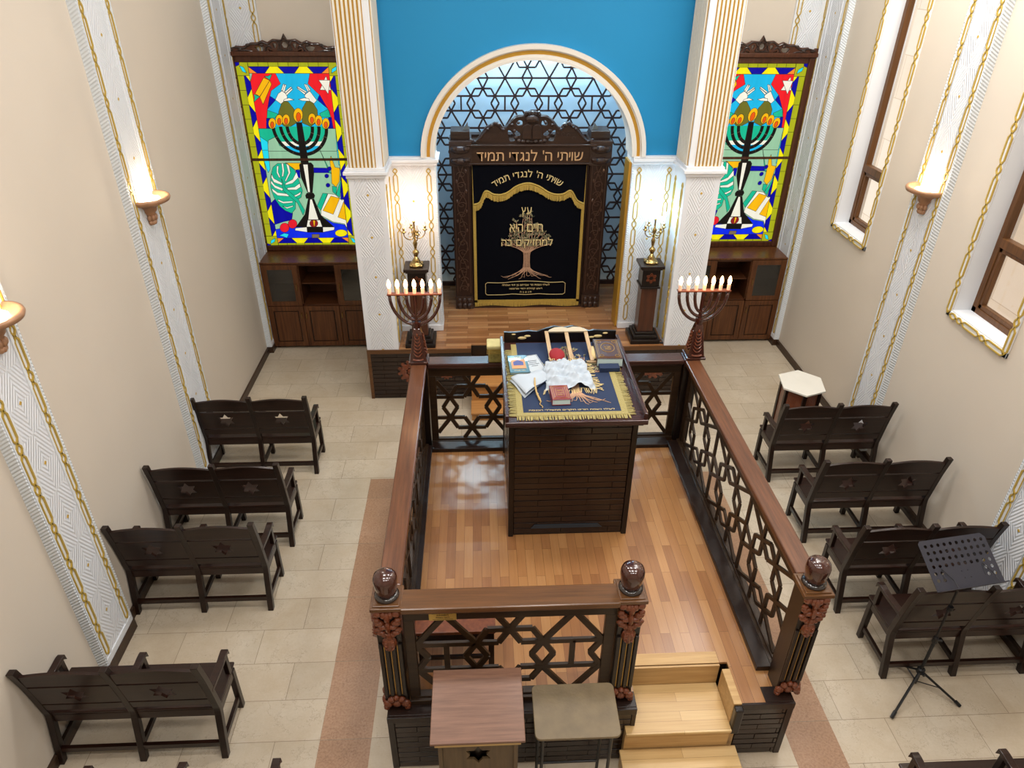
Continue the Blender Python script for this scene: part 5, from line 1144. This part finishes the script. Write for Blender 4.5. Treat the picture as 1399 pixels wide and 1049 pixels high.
b.build('side_fringe', W['letter'], root); b = MB()
for k in range(14):
    x = .62+.26*k/13; y = 5.50+.04*random.random(); b.tube([(x, y-.03, T2+.05), (x+random.uniform(-.01,.01), y+.02, T2+.035), (x+random.uniform(-.02,.02), y+.05, T2+.02)], .0045, 4)
b.build('rear_fringe', W['letter'], root)
# book rest
root = thing('book_rest', 'pale wooden slatted book rest with arched headpiece at the back of the table', 'book rest', (.82, 5.72, T2))
for k in range(3):
    xx = .60+.185*k; b = MB(); b.bar((xx+.02, 5.93, T2+.115), (xx+.035, 5.53, T2+.02), .035, .014, up=(0, .2, 1)); b.build('slat', W['pale'], root, bevel=.002)
b = MB().box(.955, 1.06, 5.51, 5.53, T2, T2+.02); b.build('ledge', W['pale'], root, bevel=.002)
b = MB(); put(b, shape([[(-.185,0),(.185,0),(.17,.02),(.12,.045),(.05,.05),(0,.035),(-.05,.05),(-.12,.045),(-.17,.02)]], .02, .002), Matrix.Translation((.82, 5.915, T2+.115)) @ Matrix.Rotation(RAD(30), 4, 'X')); b.build('headpiece', plain('cream_headpiece', '#b9ad94', .5), root)
b = MB().ball((.69, 5.62, T2+.035), (.075, .11, .04), 14, 10); tag(b.build('red_skullcap', plain('red_cloth', '#8a0f1a', .8), smooth=True), 'small red cloth skullcap under the slatted book rest', 'skullcap')
b = MB(); b.ball((1.035, 5.66, T2+.03), (.04, .12, .032), 10, 8); tag(b.build('white_pouch', W['letter'], smooth=True), 'small off-white cloth pouch beside the thick brown book', 'pouch')
b = MB(); b.box(1.045, 1.225, 5.355, 5.44, T2, T2+.04); tag(b.build('book_shadow_block', W['navy'], bevel=.004), 'dark navy block standing in for the shadow in front of the thick brown book', 'shadow')  # solid navy block stands in for the shadow in front of the book
root = thing('embroidered_pouch', 'yellow and green embroidered bag on the far railing, left of the table', 'bag', (.15, 6.08, RZ+.002))
MB().box(.075, .205, 6.02, 6.16, RZ+.002, RZ+.16).build('body', plain('yellow_green_brocade', '#8a7f42', .7, noise=.6, nscale=38), root, bevel=.02)
MB().box(.06, .20, 6.0, 6.17, RZ+.16, RZ+.20).build('flap', plain('pale_yellow_cloth', '#b8ae78', .8, noise=.2, nscale=20), root, bevel=.012)
b = MB()
for k in range(12): b.tube([(.065+.011*k, 6.0, RZ+.165), (.063+.011*k, 5.99, RZ+.12)], .003, 4)
b.build('tassels', W['thread'], root)

# stool with lower shelf inside the platform, behind the front railing
root = thing('wooden_chair', 'low brown wooden chair seen through the front lattice railing', 'chair', (-.14, 3.55, BZ))
for sx in (-.45, .04):
    for sy in (3.32, 3.64): MB().box(sx-.02, sx+.02, sy-.02, sy+.02, BZ, BZ+.40).build('leg', W['darkz'], root)
MB().box(-.49, .07, 3.29, 3.68, BZ+.40, BZ+.43).build('seat', W['rose'], root, bevel=.006)
for za, zb in ((.12, .15), (.30, .38)): MB().box(-.45, .04, 3.31, 3.33, BZ+za, BZ+zb).build('apron' if za > .2 else 'stretcher', W['darkz'], root)
for xa in (-.46, .03): MB().box(xa, xa+.02, 3.32, 3.64, BZ+.12, BZ+.15).build('stretcher', W['darkz'], root)

# ---------------------------------------------------------------- standing desks in front
root = thing('wooden_lectern', 'small lectern with pinkish wood-grain top and a star cut in its front panel', 'lectern', (-.055, 2.64, 0))
TD = 1.13
b = MB(); M_ = Matrix.Translation((-.055, 2.645, TD)) @ Matrix.Rotation(RAD(4), 4, 'X'); k = len(b.v); b.box(-.275, .275, -.235, .235, 0, .022); b.xf(M_, k); b.build('top', W['deskl'], root, bevel=.004)
b = MB(); k = len(b.v); b.box(-.25, .25, -.225, .20, -.035, -.001); b.xf(M_, k); b.build('top_edge', W['cream'], root)
b = MB(); b.box(-.29, -.265, 2.45, 2.83, .04, TD-.055).box(.155, .18, 2.45, 2.83, .04, TD-.055).box(-.265, .155, 2.81, 2.83, .04, TD-.04).box(-.265, .155, 2.46, 2.82, .5, .52); b.build('side_panel', W['deskb'], root, bevel=.003)
def star(r, cx=0, cy=0, inner=None):
    inner = inner or r/math.sqrt(3); return [(cx+(r if k % 2 == 0 else inner)*sin(k*pi/6), cy+(r if k % 2 == 0 else inner)*cos(k*pi/6)) for k in range(12)]
b = MB(); put(b, shape([[(-.21, .05), (.21, .05), (.21, 1.05), (-.21, 1.05)], star(.085, 0, .93)], .015), M_wall(-.055, 2.47, .0)); b.build('front_panel', W['deskb'], root)
MB().box(-.31, .20, 2.40, 2.84, 0, .04).build('foot', W['deskb'], root, bevel=.005)
b = MB(); put(b, shape([star(.078, 0, 0)], .006), M_wall(-.055, 2.50, .925)); b.build('star_inset', W['black'], root)
root = thing('folding_desk', 'small desk with worn olive-brown rounded top on thin black metal legs', 'desk', (.545, 2.67, 0))
rr = []
for cx_, cy_, a0 in ((.225, .14, 0), (-.225, .14, 90), (-.225, -.14, 180), (.225, -.14, 270)):
    for k in range(5): a = RAD(a0+k*22.5); rr.append((cx_+.035*cos(a), cy_+.035*sin(a)))
b = MB(); k = len(b.v); b.prism(rr, 0, .022, 'z'); b.xf(Matrix.Translation((.545, 2.67, 1.0)) @ Matrix.Rotation(RAD(5), 4, 'X'), k); b.build('top', W['deskr'], root, bevel=.004)
for sx in (-.21, .21): MB().tube([(.545+sx, 2.54, 0), (.545+sx, 2.54, .96), (.545+sx, 2.80, .98), (.545+sx, 2.80, 0)], .011, 8).build('leg', W['metal'], root)
for yy in (2.54, 2.80): MB().tube([(.335, yy, .25), (.755, yy, .25)], .009, 6).build('stretcher', W['metal'], root)

# ---------------------------------------------------------------- benches
BW, BD, BH = 1.21, .42, 1.02
def starhole(cx, cy): return star(.092, cx, cy)
def bench():
    root = thing('bench', '', 'bench', (0, 0, 0), 'two-seat wooden benches with star cut-outs')
    hw = BW/2; xs = (-hw+.026, 0, hw-.026)
    prof = [(-.005, 0), (.05, .25), (.085, .42), (.075, .52), (.03, .80), (-.02, BH)]   # y,z centre line of rear leg
    for x in xs:
        th = .05; sm = smoothc(prof, 4, False); f = [(y-.022, z) for y, z in sm]; k = [(y+.026, z) for y, z in reversed(sm)]
        b = MB().prism(f+k, x-.024, x+.024, 'x'); b.build('rear_leg', W['darkz'], root, bevel=.004, local=True)
        MB().box(x-.022, x+.022, BD-.045, BD, 0, .43).build('front_leg', W['darkz'], root, bevel=.004, local=True)
        MB().bar((x, .02, .12), (x, BD-.03, .12), .026, .04, up=(0, 0, 1)).build('side_stretcher', W['darkz'], root, local=True)
        MB().box(x-.018, x+.018, BD-.08, BD-.04, .44, .63).build('arm_support', W['darkz'], root, bevel=.003, local=True)
        s2 = smoothc([(.05, .665), (.15, .655), (.28, .645), (.36, .65), (.40, .645)], 3, False)
        MB().prism([(y, z+.014) for y, z in s2]+[(.405, .60)]+[(y, z-.016) for y, z in reversed(s2[:-2])], x-.026, x+.026, 'x').build('armrest', W['dark'], root, bevel=.004, local=True)
    MB().box(-hw+.03, hw-.03, .005, .032, .10, .145).build('rear_stretcher', W['dark'], root, local=True)
    MB().box(-hw+.01, hw-.01, .075, BD+.03, .432, .455).build('seat', W['dark'], root, bevel=.006, local=True)
    MB().box(-hw+.04, hw-.04, BD-.03, BD-.01, .36, .432).box(-hw+.04, hw-.04, .075, .095, .36, .432).box(-hw+.01, -hw+.035, .09, BD-.03, .37, .432).box(hw-.035, hw-.01, .09, BD-.03, .37, .432).build('apron', W['dark'], root, local=True)
    Yz = lambda z: .085-(z-.42)*.175
    for s in (-1, 1):
        a, c = (-hw+.05, -.024) if s < 0 else (.024, hw-.05); m_ = (a+c)/2; w_ = c-a
        def slat(pts, holes, name):
            b = MB(); k = len(b.v); put(b, shape([pts]+holes, .02), Matrix.Translation((m_, Yz(.5), .5)) @ Matrix.Rotation(pi/2+math.atan(.175), 4, 'X')); b.build(name, W['dark'], root, local=True)
        top = [(-w_/2+w_*i/12, .345+.125+.03*sin(pi*i/12)) for i in range(13)]
        slat([(w_/2, .345), (-w_/2, .345)][::-1]+top[::-1], [], 'top_rail')
        slat([(-w_/2, .10), (w_/2, .10), (w_/2, .325), (-w_/2, .325)], [starhole(0, .215)], 'star_panel')
        slat([(-w_/2, .01), (w_/2, .01), (w_/2, .085), (-w_/2, .085)], [], 'lower_rail')
    return root
spots = [(-3.04+.0, 6.38, 0, 'two-seat dark bench on the left, the one nearest the cabinet'),
         (-3.065, 5.24, 0, 'two-seat dark bench on the left, second behind the cabinet'),
         (-3.082, 4.45, 0, 'two-seat dark bench on the left, beside the foot of the nearer white pilaster'),
         (-3.082, 3.10, 0, 'two-seat dark bench at the lower left, the nearest one seen whole'),
         (-2.51, 2.26, 0, 'dark bench at the bottom edge left, only its armrest tips showing'),
         (3.14, 6.05, 0, 'two-seat dark bench on the right, just behind the marble-topped hexagonal table'),
         (3.16, 5.10, 0, 'two-seat dark bench on the right, second behind the hexagonal table'),
         (3.11, 4.22, 0, 'two-seat dark bench on the right, directly behind the music stand top'),
         (3.19, 3.55, 0, 'two-seat dark bench on the right with the music stand in front of its back'),
         (2.70, 2.13, 0, 'dark bench cut off at the bottom right corner, only seat and armrests showing')]
proto = bench()
for i, (x, y, a, lab) in enumerate(spots):
    o = proto if i == 0 else copy_tree(proto)
    o.location = (x+BW/2, y, 0); o.rotation_euler = (0, 0, a); o['label'] = lab

# hexagonal table
root = thing('hexagonal_table', 'small hexagonal table with white marble top and carved wooden legs by the right wall', 'table', (3.70, 6.86, 0))
hx = [(3.53, 7.10), (3.80, 7.19), (4.0, 7.0), (3.93, 6.70), (3.675, 6.61), (3.475, 6.79)]
MB().prism(hx, .735, .757, 'z').build('marble_top', W['marble'], root, bevel=.003)
cx_, cy_ = 3.735, 6.90
for k, (px, py) in enumerate(hx):
    q = (cx_+(px-cx_)*.78, cy_+(py-cy_)*.78); MB().box(q[0]-.02, q[0]+.02, q[1]-.02, q[1]+.02, 0, .735).build('leg', W['darkz'], root)
    if k in (2, 0): continue
    n_ = hx[(k+1) % 6]; r2_ = (cx_+(n_[0]-cx_)*.78, cy_+(n_[1]-cy_)*.78)
    b = MB(); b.bar(((q[0]+r2_[0])/2, (q[1]+r2_[1])/2, .16), ((q[0]+r2_[0])/2, (q[1]+r2_[1])/2, .73), math.hypot(q[0]-r2_[0], q[1]-r2_[1]), .012, up=(q[1]-r2_[1], r2_[0]-q[0], 0)); b.build('carved_panel', W['carve'], root)

# music stand
root = thing('music_stand', 'black folding music stand with a perforated plate in the right aisle', 'music stand', (3.44, 3.46, 0))
c0 = Vector((3.44, 3.47, 0))
for name, p in (('leg', (3.10, 3.18)), ('leg', (3.685, 3.255)), ('leg', (3.36, 3.66))):
    b = MB().tube([c0+Vector((0, 0, .17)), (p[0], p[1], .015)], .010, 6).tube([Vector((p[0], p[1], .02))+(c0+Vector((0,0,.17))-Vector((p[0], p[1], .02)))*.12, (p[0], p[1], .014)], .014, 8)
    m_ = (c0+Vector((0,0,.17))).lerp(Vector((p[0], p[1], .015)), .5); b.bar(m_, c0+Vector((0, 0, .04)), .012, .003)
    b.build(name, W['metal'], root)
MB().tube([(c0.x, c0.y, .02), (c0.x, c0.y, .55)], .013, 8).tube([(c0.x, c0.y, .5), (c0.x+.0, c0.y+.01, 1.08)], .009, 8).build('pole', W['metal'], root)
MB().lathe([(.024, .14), (.03, .15), (.03, .19), (.02, .2)], tuple(c0), 12).tube([(c0.x, c0.y-.02, .17), (c0.x+.0, c0.y-.05, .17)], .012, 8).lathe([(.017, .50), (.02, .51), (.02, .56), (.012, .57)], tuple(c0), 10).tube([(c0.x, c0.y, .53), (c0.x+.05, c0.y-.01, .53)], .010, 6).lathe([(.02, .86), (.022, .87), (.02, .9)], tuple(c0), 10).build('clamp', W['metal'], root)
A = Vector((3.245, 3.42, 1.10)); B = Vector((3.80, 3.50, 1.10)); C_ = Vector((3.145, 3.73, 1.30)); 
ux = (B-A).normalized(); uy = (C_-A); uy = (uy-ux*uy.dot(ux)).normalized(); uz = ux.cross(uy)
Wd, Hd = .56, .37; orig = A+Vector((.005, .01, 0))
Mp = Matrix(((ux.x, uy.x, uz.x, orig.x), (ux.y, uy.y, uz.y, orig.y), (ux.z, uy.z, uz.z, orig.z), (0, 0, 0, 1)))
holes = []
for r_i, yy in enumerate((.325, .275, .225, .175)):
    for k in range(10):
        holes.append([(.045+.052*k+.006*cos(a*pi/4), yy) for a in (0,)][0])
for yy in (.125, .075):
    for xx in (.045, .097, .463, .515): holes.append((xx, yy))
hl = [[(x+.0135*cos(a*pi/5), y+.0135*sin(a*pi/5)) for a in range(10)] for x, y in holes]
for (x, y) in ((.255, .12), (.305, .12), (.26, .07), (.31, .07)): hl.append([(x+.004*cos(a*pi/3), y+.004*sin(a*pi/3)) for a in range(6)])
b = MB(); put(b, shape([[(0, 0), (Wd, 0), (Wd, Hd-.03), (Wd-.03, Hd), (.02, Hd), (0, Hd-.02)]]+hl, .003), Mp); b.build('perforated_plate', W['plate'], root)
b = MB(); k = len(b.v); b.box(0, Wd, -.004, 0, -.002, .045).box(0, Wd, 0, .003, .04, .045); b.xf(Mp, k); b.build('ledge', W['plate'], root)
for x in (.10, .44): b = MB(); b.tube([Mp @ Vector((x, .155, .006)), Mp @ Vector((x+.05, .06, .02)), Mp @ Vector((x+.045, -.004, .045))], .0025, 5).tube([Mp @ Vector((x, .155, .006)), Mp @ Vector((x-.01, .07, .006))], .002, 5); b.build('page_clip', W['metal'], root)
b = MB(); b.tube([(c0.x, c0.y+.01, 1.07), Mp @ Vector((.28, .09, -.01))], .012, 8).build('bracket', W['metal'], root)

# ---------------------------------------------------------------- wall sconces
def sconce(X, y, face, label):
    x = X+face*.068; root = thing('wall_sconce', label, 'wall lamp', (x, y, 2.82), 'bronze uplight wall sconces'); x0 = x
    a0, a1 = (-pi/2, pi/2) if face > 0 else (pi/2, 3*pi/2)
    b = MB().lathe([(.0, -.26), (.03, -.25), (.045, -.20), (.05, -.15), (.075, -.12), (.08, -.09), (.12, -.06), (.17, -.045), (.205, -.03), (.215, -.005), (.21, .01), (.185, .012), (.17, -.01), (.10, -.04), (0, -.05)], (x0, y, 3.08), 20, a0, a1)
    b.build('bowl', W['copper'], root, smooth=True)
    b = MB()
    for k in range(5):
        a = a0+(a1-a0)*(k+.5)/5; b.ball((x0+cos(a)*.05, y+sin(a)*.05, 2.90), (.02, .02, .03), 8, 6); b.ball((x0+cos(a)*.035, y+sin(a)*.035, 2.855), (.02, .02, .025), 8, 6)
    b.build('leaf_corbel', W['copper'], root, smooth=True)
    MB().lathe([(.0, 0), (.12, 0), (.125, .006), (0, .01)], (x0, y, 3.06), 16, a0, a1).build('lamp', W['lampglow'], root)
    point('sconce_glow', (x0+face*.07, y, 3.16), 5, (1.0, .80, .56), .05)
sconce(XL, 6.53, 1, 'bronze bowl sconce glowing on the left wall pilaster near the upper left')
sconce(XL, 4.06, 1, 'bronze bowl sconce cut off by the left picture edge')
sconce(XR, 6.68, -1, 'bronze bowl sconce glowing on the right wall pilaster between two windows')
point('sconce_glow', (XR-.15, 4.15, 3.16), 5, (1.0, .80, .56), .05)
